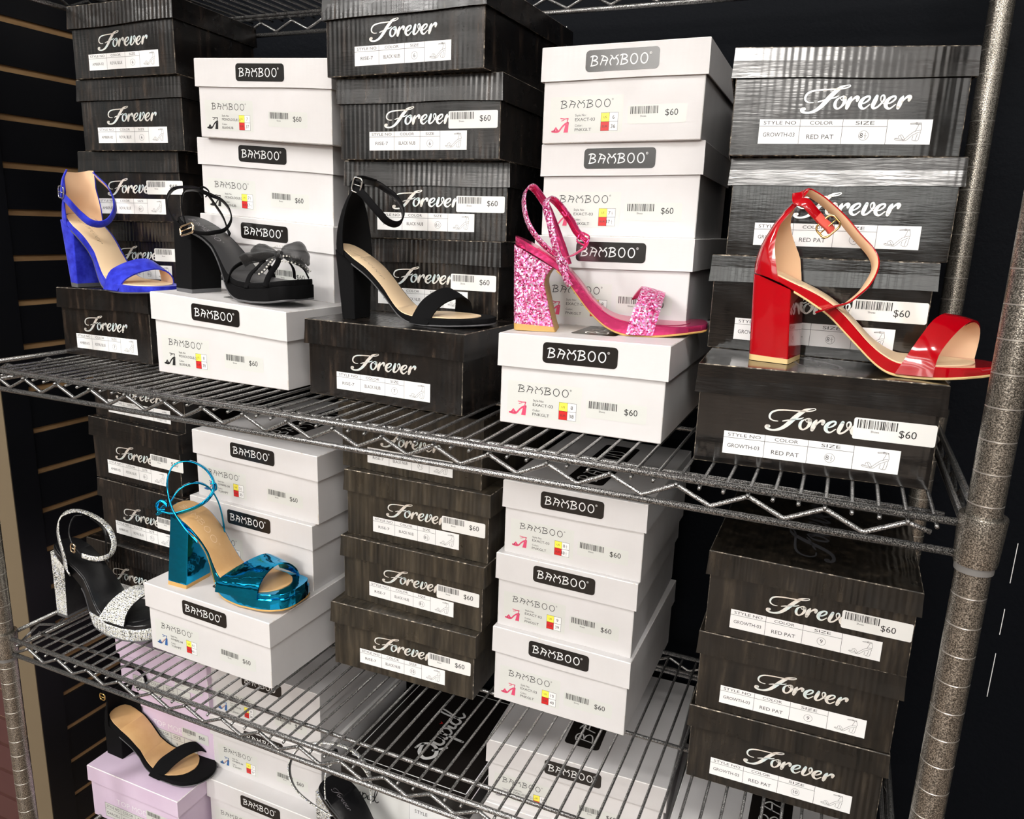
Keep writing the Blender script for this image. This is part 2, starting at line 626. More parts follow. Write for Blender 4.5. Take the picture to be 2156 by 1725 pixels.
# ------------------------------------------------------------------ the lettering seen on the boxes
SCRIPT = [
    [(330, 380, 14), (250, 378, 18), (190, 345, 28), (178, 290, 34), (210, 230, 32), (290, 188, 28), (420, 168, 24), (560, 160, 22), (700, 155, 22), (800, 150, 20), (900, 130, 18), (955, 104, 14), (945, 86, 14), (890, 92, 16), (810, 115, 36), (745, 160, 60), (670, 230, 68), (600, 305, 72), (530, 390, 68), (450, 470, 58), (360, 528, 44), (260, 552, 32), (180, 545, 36), (135, 520, 40), (140, 492, 46), (180, 490, 54)],
    [(415, 370, 16), (480, 350, 22), (560, 330, 20), (650, 310, 20), (720, 290, 22), (765, 268, 12)],
    [(880, 300, 60), (885, 370, 56), (845, 440, 34), (785, 482, 26), (735, 460, 44), (722, 400, 48), (745, 335, 34), (800, 295, 18), (860, 275, 24), (900, 300, 30)],
    [(800, 300, 12), (840, 345, 10), (850, 300, 10)],
    [(995, 290, 30), (975, 340, 66), (950, 420, 70), (938, 470, 52)],
    [(985, 390, 18), (1030, 325, 26), (1080, 290, 44), (1112, 300, 60), (1105, 345, 44)],
    [(1175, 405, 16), (1250, 380, 24), (1315, 325, 30), (1315, 280, 30), (1255, 285, 34), (1190, 340, 56), (1165, 410, 62), (1190, 465, 46), (1250, 478, 26), (1335, 410, 16)],
    [(1440, 275, 50), (1415, 350, 66), (1388, 430, 60), (1405, 475, 36), (1470, 455, 28), (1540, 380, 30), (1575, 310, 34), (1552, 256, 26), (1512, 285, 20), (1518, 350, 14), (1565, 398, 12)],
    [(1618, 405, 16), (1693, 380, 24), (1758, 325, 30), (1758, 280, 30), (1698, 285, 34), (1633, 340, 56), (1608, 410, 62), (1633, 465, 46), (1693, 478, 26), (1778, 410, 16)],
    [(1888, 280, 30), (1866, 330, 66), (1838, 420, 70), (1825, 468, 52)],
    [(1873, 385, 18), (1920, 318, 26), (1970, 280, 44), (2005, 290, 64), (1995, 340, 44)],
]


def script_logo(F, x0, y0, w, h, mat, layer=0, fx=1.12):
    kx, ky = w / 1940.0, h / 485.0
    for s in SCRIPT:
        P = [(x0 + (x - 100) * kx, y0 + (565 - y) * ky, ww * (kx + ky) / 2 * fx) for x, y, ww in s]
        F.stroke(cat(P, 4), mat, layer)


LET = {
    'B': [[(0.0, .92), (.3, 1.0), (.7, .97), (.92, .80), (.75, .62), (.35, .52), (.75, .47), (1.0, .30), (.88, .13), (.5, .04), (.05, .0)], [(.30, .92), (.12, .04)]],
    'A': [[(.12, .98), (.45, .93), (.8, .78), (1.0, .58), (.86, .35), (.72, .02)], [(.42, .92), (.22, .55), (.02, .08)], [(.18, .48), (.9, .50)]],
    'M': [[(.16, .0), (.02, .22), (.06, .48), (.30, .76)], [(.06, .97), (.22, .90), (.32, .76), (.52, .58), (.72, .76), (.82, .90), (1.0, .95)], [(.72, .76), (1.0, .48), (1.04, .22), (.90, .0)]],
    'O': [[(.5 + .46 * math.cos(a * PI / 6), .5 + .5 * math.sin(a * PI / 6)) for a in range(12)]],
}


def stick_logo(F, x0, y0, total, h, w, mat, layer=1):
    step = total / 5.85
    lw = step * 0.80 / 1.0
    for i, ch in enumerate('BAMBOO'):
        for s in LET[ch]:
            P = [(x0 + i * step + a * lw * .9, y0 + b * h) for a, b in s]
            if ch == 'M':
                P = [((px_ - x0 - i * step) * 1.12 + x0 + i * step - .04 * step, py_) for px_, py_ in P]
            if ch == 'O':
                F.stroke(cat(P, 2, True), mat, layer, w, closed=True)
            else:
                F.stroke(cat(P, 3), mat, layer, w)
    cx, cy, r = x0 + 5.95 * step, y0 + h * 0.98, h * .11
    F.stroke([(cx + r * math.cos(a * PI / 4), cy + r * math.sin(a * PI / 4)) for a in range(8)], mat, layer, w * .3, closed=True)
    F.text('R', cx, cy - r * .5, r * 1.0, mat, layer, align='c')


ICON = [[(0, .10), (.08, .04), (.31, .01), (.43, .01), (.5, .07), (.66, .30), (.85, .45), (.95, .50)], [(0, .10), (.02, .14), (.10, .16)], [(.41, .11), (.54, .30), (.70, .49), (.85, .58), (.97, .60)], [(.04, .12), (.28, .10), (.41, .08)],
        [(.71, .28), (.68, .06), (.77, .01), (.89, .01), (.93, .07), (.98, .53)], [(.87, .40), (.81, .03)], [(.97, .55), (1, .64), (.97, .86), (.94, .98)], [(.77, .52), (.85, .80), (.88, .95)],
        [(.55, .95), (.75, .98), (.97, .98)], [(.55, .91), (.76, .93), (.97, .92)], [(.55, .95), (.55, .91)], [(.76, 1.0), (.82, 1.0), (.82, .91), (.76, .91), (.76, 1.0)], [(.16, .28), (.26, .34), (.33, .25), (.41, .07), (.33, .01)], [(.16, .28), (.14, .13)], [(.22, .28), (.33, .03)]]


def line_icon(F, x, y, w, h, mat, layer, lw=.35):
    for s in ICON:
        F.stroke([(x + a * w, y + b * h) for a, b in s], mat, layer, lw, cap=False)


def colour_icon(F, x, y, w, h, main, sec, layer):
    q = lambda L: [(x + a * w, y + b * h, c * w) for a, b, c in L]
    F.stroke(cat(q([(0.0, .10, .10), (.25, .08, .14), (.42, .12, .10), (.62, .42, .09), (.82, .62, .10), (.97, .68, .08)]), 3), main, layer)
    F.poly([(x + a * w, y + b * h) for a, b in ((.70, 0), (.97, 0), (1.0, .62), (.80, .55))], main, layer)
    F.stroke(q([(.12, .15, .10), (.22, .32, .16), (.34, .14, .10)]), main, layer)
    if sec:
        F.stroke(q([(.42, .16, .05), (.62, .46, .06), (.80, .64, .05)]), sec, layer + 1)
    F.stroke(q([(.50, .98, .05), (.75, .94, .05), (.95, .96, .05)]), main, layer)
    F.stroke(q([(.95, .95, .06), (.90, .75, .05), (.98, .60, .06)]), main, layer)
    F.stroke(q([(.55, .80, .04), (.72, .88, .04)]), main, layer)


def size_txt(F, s, cx, y, h, mat, layer):
    if '/' in s:
        a = s.split('/')[0]
        F.text(a, cx - h * .15, y, h, mat, layer, align='r')
        F.text('1', cx + h * .35, y + h * .55, h * .5, mat, layer, align='c')
        F.rect(cx + h * .05, y + h * .46, cx + h * .65, y + h * .52, mat, layer)
        F.text('2', cx + h * .35, y - h * .12, h * .5, mat, layer, align='c')
    else:
        F.text(s, cx, y, h, mat, layer, align='c')


BARS = []
_x = 0.0
random.seed(11)
while _x < 1.0:
    w_ = random.choice((.010, .010, .02, .03))
    BARS.append((_x, min(1, _x + w_)))
    _x += w_ + random.choice((.012, .012, .02, .03))


def price_sticker(x, y, w=66.5, h=20.0, big=False, ang=0.0, mat='gloss_paper'):
    F = Flat()
    F.rect(x, y, x + w, y + h, mat, 1, 2.0)
    bw = w * (.50 if big else .48)
    for a, b in BARS:
        F.rect(x + 3 + a * bw, y + h * .53, x + 3 + b * bw, y + h * .93, 'ink', 2)
    F.text('Shoes', x + w * .27, y + h * .36, h * .10, 'ink', 2, align='c')
    F.text('$60', x + w * (.56 if big else .64), y + h * (.28 if big else .40), h * .33, 'ink', 2)
    return F


def table_label(W, style, color, size):
    wide = W > 140
    x0, x1 = -W / 2, W / 2
    d = [x0 + W * f for f in ((.245, .495, .75) if wide else (.264, .532, .735))]
    F = Flat()
    y0, y1, yh = 11.0, 33.3, 27.0
    F.rect(x0, y0, x1, y1, 'paper', 1)
    lw = .18
    for q in d:
        F.rect(q - lw, y0, q + lw, y1, 'ink', 2)
    F.rect(x0, yh - lw, d[2], yh + lw, 'ink', 2)
    hh = 3.0
    F.text('STYLE NO', (x0 + d[0]) / 2, yh + 1.6, hh, 'grey_ink', 2, width=(d[0] - x0) * .80, align='c')
    F.text('COLOR', (d[0] + d[1]) / 2, yh + 1.6, hh, 'grey_ink', 2, width=(d[1] - d[0]) * .54, align='c')
    F.text('SIZE', (d[1] + d[2]) / 2, yh + 1.6, hh, 'grey_ink', 2, width=(d[2] - d[1]) * .42, align='c')
    F.text(style, (x0 + d[0]) / 2, 17.5, 3.7, 'grey_ink', 2, width=(d[0] - x0) * (.78 if len(style) > 8 else .5 if len(style) < 7 else .62), align='c')
    F.text(color, (d[0] + d[1]) / 2, 15.5 if wide else 17.5, 4.0, 'grey_ink', 2, width=(d[1] - d[0]) * .64, align='c')
    cx = (d[1] + d[2]) / 2
    F.stroke([(cx + 4.3 * math.cos(a * PI / 12), 18.8 + 4.3 * math.sin(a * PI / 12)) for a in range(24)], 'grey_ink', 2, .28, closed=True)
    size_txt(F, size, cx, 16.8, 4.2, 'grey_ink', 2)
    line_icon(F, d[2] + (x1 - d[2]) * .2, 14.0, min(22, (x1 - d[2]) * .6), 16.5, 'grey_ink', 2, .3)
    return F


def sticker_label(x, style, color, us, eu, main, sec):
    """left-hand sticker of the white boxes, x = its left edge"""
    F = Flat()
    F.rect(x, 10.0, x + 87, 50.5, 'clear_label', 0.5, .5)
    stick_logo(F, x + 12.8, 38.0, 60.5, 8.2, .75, 'ink', 2)
    colour_icon(F, x + 3.5, 11.5, 20, 16, main, sec, 2)
    F.text('Style No:', x + 31, 28.8, 2.4, 'grey_ink', 2)
    F.text(style, x + 31, 23.6, 3.2, 'grey_ink', 2, width=min(34, len(style) * 2.95))
    F.text('Color:', x + 31, 17.6, 2.4, 'grey_ink', 2)
    F.text(color, x + 31, 12.6, 3.2, 'grey_ink', 2, width=len(color) * 3.3)
    a, b, c = x + 62, x + 71.5, x + 81.5
    F.rect(a - .3, 12.0, c + .3, 31.8, 'ink', 1.4)
    F.rect(a, 22.2, b, 31.5, 'yellow_ink', 2)
    F.rect(a, 12.3, b, 21.8, 'red_ink', 2)
    F.rect(b + .3, 22.2, c, 31.5, 'paper', 2)
    F.rect(b + .3, 12.3, c, 21.8, 'paper', 2)
    F.text('US', (a + b) / 2, 25.6, 2.4, 'ink', 3, align='c')
    F.text('EUR', (a + b) / 2, 15.8, 2.4, 'grey_ink', 3, align='c')
    size_txt(F, us, (b + c) / 2, 24.8, 4.0, 'ink', 3)
    size_txt(F, eu, (b + c) / 2, 15.0, 4.0, 'ink', 3)
    return F


# ------------------------------------------------------------------ shoe boxes
def hexa(P, mats, name, parent, bev=0.8):
    """P: 8 corners (bottom 4 ccw, top 4 ccw)"""
    bm = bmesh.new()
    vv = [bm.verts.new((a * .001, b * .001, c * .001)) for a, b, c in P]
    for q in ((3, 2, 1, 0), (4, 5, 6, 7), (0, 1, 5, 4), (1, 2, 6, 5), (2, 3, 7, 6), (3, 0, 4, 7)):
        bm.faces.new([vv[i] for i in q])
    bm.normal_update()
    if bev:
        r = bmesh.ops.bevel(bm, geom=list(bm.edges), offset=bev * .001, segments=1, affect='EDGES')
        for f in r['faces']:
            f.material_index = 1
    me = bpy.data.meshes.new(name)
    bm.to_mesh(me)
    bm.free()
    return link(name, me, parent, mats)


KIND = {
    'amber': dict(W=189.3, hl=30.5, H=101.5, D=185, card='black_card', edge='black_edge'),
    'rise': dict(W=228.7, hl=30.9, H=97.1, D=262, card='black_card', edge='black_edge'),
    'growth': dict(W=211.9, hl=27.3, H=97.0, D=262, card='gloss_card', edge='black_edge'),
    'mono': dict(W=235.3, hl=37.0, H=104.9, D=262, card='white_card', edge='white_edge'),
    'exact': dict(W=190.1, hl=36.6, H=104.2, D=262, card='white_card', edge='white_edge'),
    'ombre': dict(W=235.3, hl=37.0, H=104.9, D=262, card='white_card', edge='white_edge'),
    'ever': dict(W=265.0, hl=37.0, H=104.5, D=262, card='white_card', edge='white_edge'),
    'lilac': dict(W=210.0, hl=30.0, H=102.0, D=230, card='lilac_card', edge='white_edge'),
    'cupid': dict(W=233.0, hl=30.0, H=100.0, D=262, card='white_card', edge='white_edge'),
}


def shoe_box(kind, X, Y, yaw, zb, sb, zt, st, xs, size, price=False, label='', group=None, card=None, D=None, prints=True, px=None):
    K = KIND[kind]
    W, hl, Hn = K['W'], K['hl'], K['H']
    D = D or K['D']
    yaw = math.radians(yaw)
    sb, st = sb / 100.0, st / 100.0
    c, s = math.cos(yaw), math.sin(yaw)
    z0 = zb + sb * (X - xs)
    zt0 = zt + st * (X - xs) - z0
    root = empty('shoe_box', (X, Y, z0), yaw)
    tag(root, label, 'shoe box', group)
    card = card or K['card']
    mats = (card, K['edge'])
    lidcard = 'plate_black' if kind == 'cupid' else card

    def zB(x, y):
        return sb * (c * x - s * y)

    def zT(x, y):
        return zt0 + st * (c * x - s * y)

    o = 3.0
    w = W / 2 - o
    q = [(-w, o), (w, o), (w, D - o), (-w, D - o)]
    body = hexa([(x, y, zB(x, y)) for x, y in q] + [(x, y, zT(x, y) - 2.2) for x, y in q], mats, 'body', root)
    # lid : a shell with an open underside
    dark = card in ('black_card', 'brown_card', 'gloss_card', 'dark_brown_card')
    fl = 1.2 if dark else 0.3
    bm = bmesh.new()
    W2 = W / 2

    def ring(inset, zf, flare=0.0, n=10):
        pts = []
        a, b = -W2 + inset - flare, W2 - inset + flare
        y0, y1 = inset - flare, D - inset + flare
        for k in range(n):
            pts.append((a + (b - a) * k / n, y0))
        for k in range(4):
            pts.append((b, y0 + (y1 - y0) * k / 4))
        for k in range(n):
            pts.append((b - (b - a) * k / n, y1))
        for k in range(4):
            pts.append((a, y1 - (y1 - y0) * k / 4))
        return [bm.verts.new((x * .001, y * .001, zf(x, y) * .001)) for x, y in pts]

    rnd = random.Random(hash(label) & 0xffff if False else int(abs(X * 7 + zb * 3)))
    ph, am = rnd.random() * 6, (1.3 if dark else .5)

    def low(x, y):
        return zT(x, y) - hl + am * math.sin(x * .028 + ph) * math.sin(x * .011 + 1.3 * ph)

    b_ = 0.9
    r0 = ring(1.4, lambda x, y: low(x, y) + .1, fl)
    r1 = ring(0.0, low, fl)
    r1b = ring(0.0, lambda x, y: zT(x, y) - hl * .45, fl * .25)
    r2 = ring(0.0, lambda x, y: zT(x, y) - b_)
    r3 = ring(b_, zT)
    ri = ring(1.4, lambda x, y: zT(x, y) - 1.6)
    n = len(r0)

    def strip(A, B, mi):
        for i in range(n):
            j = (i + 1) % n
            f = bm.faces.new((A[i], A[j], B[j], B[i]))
            f.material_index = mi

    strip(ri, r0, 0)
    strip(r0, r1, 1)
    strip(r1, r1b, 0)
    strip(r1b, r2, 0)
    strip(r2, r3, 1)
    bm.faces.new(r3)
    bm.faces.new(list(reversed(ri)))
    bmesh.ops.recalc_face_normals(bm, faces=bm.faces)
    me = bpy.data.meshes.new('lid')
    bm.to_mesh(me)
    bm.free()
    lid = link('lid', me, root, (lidcard, K['edge']))

    def front(u, v_, off, y=o):
        f = v_ / Hn
        return (u, y - off, zB(u, y) + f * (zT(u, y) - zB(u, y)))

    def lidfront(u, v_, off):
        f = (v_ - (Hn - hl)) / hl
        k = max(0.0, min(1.0, 1 - f))
        flare = fl * (k - .45) * .75 / .55 + fl * .25 if k > .45 else fl * .25 * k / .45
        return (u, 0 - flare - off - .12, zT(u, 0) - hl + f * hl)

    def lidtop(xc, y0):
        return lambda u, v_, off: (xc - v_, y0 + u, zT(xc - v_, y0 + u) + off)

    if not prints:
        return root
    if kind in ('amber', 'rise', 'growth'):
        F = Flat()
        if kind == 'growth':
            script_logo(F, -41, 38.5, 97, 25.5, 'foil')
            T = table_label(153, 'GROWTH-03', 'RED PAT', size)
        elif kind == 'rise':
            script_logo(F, -47, 37.5, 96, 24.5, 'foil')
            T = table_label(136.5, 'RISE-7', 'BLACK NUB', size)
        else:
            script_logo(F, -45.5, 37.5, 92, 25.5, 'foil')
            T = table_label(127, 'AMBER-02', 'ROYAL BLUE', size)
        F.build('script_lettering', front, body)
        T.build('size_label', front, body)
        if price:
            x = px if px is not None else {'amber': 31, 'rise': 43.5, 'growth': 35}[kind]
            price_sticker(x, 40 if kind != 'rise' else 35.5, 67 if kind != 'rise' else 65, 20, kind == 'growth').build('price_sticker', lambda u, v_, f: front(u, v_, f + .5), body)
        F = Flat()
        script_logo(F, 0, 0, 190, 52, 'dull_foil')
        F.build('lid_lettering', lidtop(22, 30), lid)
    elif kind in ('exact', 'mono', 'ombre', 'ever'):
        P = Flat()
        P.rect(-42.3, 75.5, 41.2, 98, 'plate_black', 1, 4.5)
        stick_logo(P, -36.5, 81.5, 66.5, 10.4, 1.2, 'white_ink', 2)
        P.build('brand_plate', lidfront, lid)
        T = Flat()
        T.rect(0, -26, 190, 26, 'plate_black', 1, 6)
        stick_logo(T, 12, -13, 152, 26, 2.0, 'white_ink', 2)
        T.build('top_plate', lidtop(0, 38), lid)
        xl = -W / 2 + (11.5 if kind == 'exact' else 13)
        us, eu = size
        st_, co_, mn, se = {'exact': ('EXACT-03', 'PNKGLT', 'pink_ink', None), 'mono': ('MONOLOGUE-26', 'BLKNUB', 'ink', None),
                            'ombre': ('OMBRE-04', 'TURMPT', 'blue_ink', 'peach_ink'), 'ever': ('EVERLASTING-24', 'SLVPU', 'silver_ink', None)}[kind]
        sticker_label(xl, st_, co_, us, eu, mn, se).build('size_label', front, body)
        if price:
            price_sticker(px if px is not None else 9, 18.5, 66, 20, mat='clear_label').build('price_sticker', front, body)
    elif kind == 'lilac':
        F = Flat()
        F.text('TOP MODA', -42, 42, 10, 'pale_ink', 1, width=84)
        F.build('brand_lettering', front, body)
        T = Flat()
        x0, x1, y0, y1 = -72, 62, 8, 36
        T.rect(x0, y0, x1, y1, 'clear_label', 1)
        for a, b_2, c_, d_ in ((x0, y0, x1, y0 + .5), (x0, y1 - .5, x1, y1), (x0, 24, x1, 24.5), (x0, y0, x0 + .5, y1), (x1 - .5, y0, x1, y1), (-34, y0, -33.5, y1), (0, y0, .5, y1), (32, y0, 32.5, y1)):
            T.rect(a, b_2, c_, d_, 'grey_ink', 2)
        T.text('STYLE NO', -68, 27.5, 5, 'grey_ink', 2, width=30)
        T.text('DARCIE-1', -68, 13.5, 5, 'grey_ink', 2, width=30)
        T.text('COLOR', -29, 27.5, 5, 'grey_ink', 2, width=24)
        T.text('BLACK', -29, 13.5, 5, 'grey_ink', 2, width=24)
        T.text('SIZE', 6, 27.5, 5, 'grey_ink', 2, width=18)
        T.text(size, 12, 13.5, 5, 'grey_ink', 2)
        line_icon(T, 37, 11, 18, 11, 'grey_ink', 2, .4)
        T.build('size_label', front, body)
        price_sticker(28, 37, 62, 20, mat='clear_label').build('price_sticker', lambda u, v_, f: front(u, v_, f + .3), body)
    elif kind == 'cupid':
        T = Flat()
        a, b_, y0, y1 = -W / 2 + 12, W / 2 - 12, 12, D - 12
        for r_ in ((a, y0, b_, y0 + 1.6), (a, y1 - 1.6, b_, y1), (a, y0, a + 1.6, y1), (b_ - 1.6, y0, b_, y1)):
            T.rect(*r_, 'white_ink', 1)
        T.build('border_line', lambda u, v_, off: (u, v_, zT(u, v_) + off), lid)
        T = Flat()
        QU = [[(32, 30, 6), (14, 26, 7), (4, 12, 7), (14, 0, 7), (30, 4, 7), (38, 18, 6), (32, 32, 5), (20, 36, 5)], [(26, 8, 6), (40, -8, 6)],
              [(44, 22, 5), (42, 6, 6), (50, 2, 5), (58, 10, 4), (60, 22, 5), (58, 4, 6), (66, 4, 4)],
              [(70, 22, 5), (64, -24, 6)], [(69, 14, 5), (78, 22, 5), (84, 12, 5), (76, 2, 4), (68, 4, 4)], [(90, 18, 5), (88, 4, 6), (96, 4, 4)],
              [(114, 20, 5), (102, 18, 5), (98, 6, 5), (108, 2, 5), (116, 16, 4), (126, 44, 4), (118, 44, 4), (114, 14, 5), (122, 2, 5), (130, 8, 4)]]
        for q_ in QU:
            T.stroke(cat([(x_ * 1.05, y_ * 1.05, w_ * .9) for x_, y_, w_ in q_], 4), 'white_ink', 1)
        T.poly([(96, 27), (92, 33), (96, 31), (100, 33)], 'red_ink', 2)
        T.build('brand_lettering', lidtop(18, 52), lid)
        T = Flat()
        T.rect(-112, 5, 112, 61, 'gloss_paper', .5)
        T.rect(10, 6, 100, 60, 'ink', .8)
        T.rect(10.4, 6.4, 99.6, 59.6, 'paper', 1)
        for q_ in QU:
            T.stroke(cat([(-112 + x_ * .5, 34 + y_ * .5, w_ * .4) for x_, y_, w_ in q_], 4), 'ink', 1)
        T.text('STYLE', 20, 44, 6, 'grey_ink', 2)
        T.build('size_label', front, body)
    return root


# per column : (X, Y, yaw, z_bottom, slope%, z_top, slope%) bottom to top
Z = dict(
    s1=(-1110, 'amber', [(-1126.6, 142.2, 0.0, -2, 0, 101.66, 2.01), (-1150, 235, 2.0, 101.66, 2.01, 200.83, 1.67), (-1146.9, 224.8, 5.7, 200.83, 1.67, 303.47, .38), (-1121.4, 213.3, 5.93, 303.47, .38, 405.02, 2.02), (-1117.3, 203.7, 4.88, 405.02, 2.02, 505.24, 3.7)]),
    s6=(-1120, 'amber', [(-1133.4, 155.5, 0, -417.6, 0, -315.64, -1.69), (-1114.2, 170.7, 0, -315.64, -1.69, -213.85, -3.26), (-1122.8, 174.1, 1.27, -213.85, -3.26, -111.84, -4.29), (-1117.2, 181.6, 2.75, -111.84, -4.29, -16.0, -4.29)]),
    s3=(-630, 'rise', [(-618.82, 107.88, -2.64, -2, 0.0, 93.32, 0.36), (-639.21, 236.98, 0.75, 93.32, 0.36, 192.56, 1.0), (-632.07, 231.76, 6.27, 192.56, 1.0, 290.01, 0.42), (-629.32, 205.25, 1.5, 290.01, 0.42, 387.27, 0.14), (-640.19, 186.38, -2.09, 387.27, 0.14, 483.22, -0.69)]),
    s8=(-626, 'rise', [(-627.98, 168.63, 1.63, -417.6, 0.0, -319.36, -0.61), (-623.73, 184.76, -0.56, -319.36, -0.61, -223.61, -0.11), (-621.64, 192.67, -0.37, -223.61, -0.11, -126.18, 0.35), (-636.54, 200.84, -1.55, -126.18, 0.35, -29.31, 0.23)]),
    s5=(-138, 'growth', [(-132.86, 73.68, 3.03, -2, 0.0, 93.97, 0.06), (-146.95, 173.3, -2.25, 93.97, 0.06, 193.05, 0.85), (-137.24, 181.6, 0.72, 193.05, 0.85, 289.74, 0.23), (-140.87, 170.0, 6.79, 289.74, 0.23, 386.94, -1.94)]),
    s10=(-118, 'growth', [(-120.46, 155.19, 0.95, -417.6, 0.0, -320.86, 0.14), (-118.23, 154.65, 1.1, -320.86, 0.14, -225.13, -0.1), (-115.98, 151.85, -0.06, -225.13, -0.1, -127.36, -1.13)]),
    s2=(-875, 'mono', [(-874.5, 109.64, -1.03, -2, 0.0, 104.35, -4.48), (-887.41, 224.29, 0.44, 104.35, -4.48, 209.63, -5.39), (-894.05, 234.17, 1.03, 209.63, -5.39, 315.54, -5.81), (-877.18, 215.68, -1.07, 315.54, -5.81, 420.3, -5.1)]),
    s7=(-880, 'ombre', [(-890.04, 73.8, -1.39, -417.6, 0.0, -313.98, -1.81), (-891.99, 171.05, -1.32, -313.98, -1.81, -209.91, -2.02), (-884.43, 176.39, -1.09, -209.91, -2.02, -105.42, -2.86)]),
    s4=(-375, 'exact', [(-368.51, 105.14, -0.06, -2, 0.0, 100.48, 1.27), (-374.01, 213.99, -0.18, 100.48, 1.27, 205.55, 1.47), (-375.76, 232.06, 2.28, 205.55, 1.47, 310.85, 1.85), (-377.16, 222.91, 0.86, 310.85, 1.85, 414.21, 1.03)]),
    s9=(-403, 'exact', [(-402.59, 190.39, -0.42, -417.6, 0.0, -309.71, -1.53), (-403.06, 196.83, 0.53, -309.71, -1.53, -205.65, -2.01), (-398.78, 200.07, -0.35, -205.65, -2.01, -104.18, -0.22)]),
    l=(-1134, 'lilac', [(-1132, 120, .5, -833, 0, -731, 0), (-1136, 210, .1, -731, 0, -629, 0), (-1137, 203, 1.0, -629, 0, -527, 0)]),
    o=(-915, 'ombre', [(-909, 184, 0, -833, 0, -728.5, 0), (-919, 209, 0, -728.5, 0, -624, 0), (-922, 214, -.4, -624, 0, -519.5, 0)]),
    q=(-660, 'cupid', [(-660, 226, 0, -833, 0, -733, 0), (-660, 228, 0, -733, 0, -633, 0)]),
    e=(-389, 'ever', [(-392, 150, 0, -833, 0, -728.5, 0), (-390, 236, 1.5, -728.5, 0, -624, 0), (-389, 241, 2.8, -624, 0, -519.5, 0)]),
    r=(-125, 'ombre', [(-125, 150, 0, -833, 0, -728.5, 0), (-125, 175, 0, -728.5, 0, -624, 0), (-125, 190, 0, -624, 0, -519.5, 0)]),
)
INFO = dict(
    s1=[('7', 0), ('6/2', 1), ('6/2', 1), ('6', 0), ('6', 0)], s6=[('7', 0), ('7/2', 1), ('6/2', 1), ('7', 0)],
    s3=[('7', 0), ('6/2', 1), ('6/2', 1), ('6', 1), ('6', 0)], s8=[('10', 1), ('8/2', 1), ('8/2', 1), ('7/2', 0)],
    s5=[('8/2', 1), ('8/2', 1), ('9', 0), ('8/2', 0)], s10=[('10', 0), ('9', 0), ('9', 1)],
    s2=[(('8', '38'), 1), (('8', '38'), 1), (('7/2', '37/2'), 1), (('7', '37'), 1)],
    s7=[(('6/2', '36/2'), 1), (('6', '36'), 1), (('5/2', '35'), 1)],
    s4=[(('8', '38'), 1), (('8', '38'), 1), (('7/2', '37/2'), 1), (('6', '36'), 1)],
    s9=[(('10', '40'), 1), (('9', '39'), 1), (('8/2', '38/2'), 1)],
    l=[('10', 1), ('9', 1), ('8', 1)], o=[(('7/2', '37/2'), 1), (('7', '37'), 1), (('8', '38'), 1)],
    q=[('7', 0), ('7', 0)], e=[(('6', '36'), 1), (('6', '36'), 1), (('5/2', '35/2'), 1)], r=[(('7', '37'), 1), (('7', '37'), 1), (('7', '37'), 1)],
)
COLW = dict(
    s1=('black', 'far-left black stack, upper shelf'), s2=('white', 'left white stack, upper shelf'),
    s3=('black', 'middle black stack, upper shelf'), s4=('white', 'right white stack, upper shelf'),
    s5=('black', 'right-hand black stack, upper shelf'), s6=('black', 'far-left black stack, middle shelf'),
    s7=('white', 'left white stack, middle shelf'), s8=('dark brown-black', 'middle black stack, middle shelf'),
    s9=('white', 'right white stack, middle shelf'), s10=('dark brown-black', 'right-hand black stack, middle shelf'),
    l=('lilac', 'lilac stack, bottom shelf'), o=('white', 'white stack beside the lilac one'),
    q=('black-lidded', 'stack in the middle of the bottom shelf'), e=('white', 'wide white stack, bottom shelf'),
    r=('white', 'rightmost white stack, bottom shelf'))
SHOE_ON = dict(s1='royal blue sandal', s2='black bow platform sandal', s3='slim black ankle strap sandal', s4='pink glitter sandal', s5='red patent sandal', s7='turquoise metallic sandal', l='black block heel sandal')
NTH = {1: 'the only box', 2: ('lower', 'upper'), 3: ('bottom', 'middle', 'top'), 4: ('bottom', 'second from bottom', 'third from bottom', 'top'), 5: ('bottom', 'second from bottom', 'middle', 'second from top', 'top')}
for key, (xs, kind, rows) in Z.items():
    colr, colw = COLW[key]
    for i, (r, (size, price)) in enumerate(zip(rows, INFO[key])):
        if i == 0 and key in SHOE_ON:
            lab = '%s shoe box pulled forward under the %s' % (colr, SHOE_ON[key])
        else:
            lab = '%s shoe box, %s of the %s' % (colr, NTH[len(rows)][i], colw)
        kw = {}
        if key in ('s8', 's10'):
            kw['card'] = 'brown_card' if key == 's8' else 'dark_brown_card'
        if key == 's1' and i == 0:
            kw['D'] = 240
        if key in ('s8',):
            kw['px'] = 42
        if key in ('o', 's7'):
            kw['px'] = 22
        shoe_box(kind, *r, xs, size, bool(price), lab, 'shoe boxes in the ' + colw, **kw)

# the separate display box for the rhinestone sandal at the bottom edge
shoe_box('cupid', -655, 60, 2, -833, 0, -733, 0, -655, '7', False, 'black-lidded shoe box pulled forward under the rhinestone strap sandal at the bottom edge', 'shoe boxes in the ' + COLW['q'][1], D=160)

# ------------------------------------------------------------------ sandals (local frame: x heel->toe, y away from the viewer, z up, mm)
def itp(tab, s):
    xs_ = [p[0] for p in tab]
    ys_ = [p[1] for p in tab]
    return np.interp(s, xs_, ys_)


def smooth_tab(tab, step=3.0, k=5):
    s = np.arange(tab[0][0], tab[-1][0] + .01, step)
    y = itp(tab, s)
    pad = np.concatenate([[2 * y[0] - y[1 + i] for i in reversed(range(k // 2))], y, [2 * y[-1] - y[-2 - i] for i in range(k // 2)]])
    y = np.convolve(pad, np.ones(k) / k, 'valid')
    return list(zip(s, y))


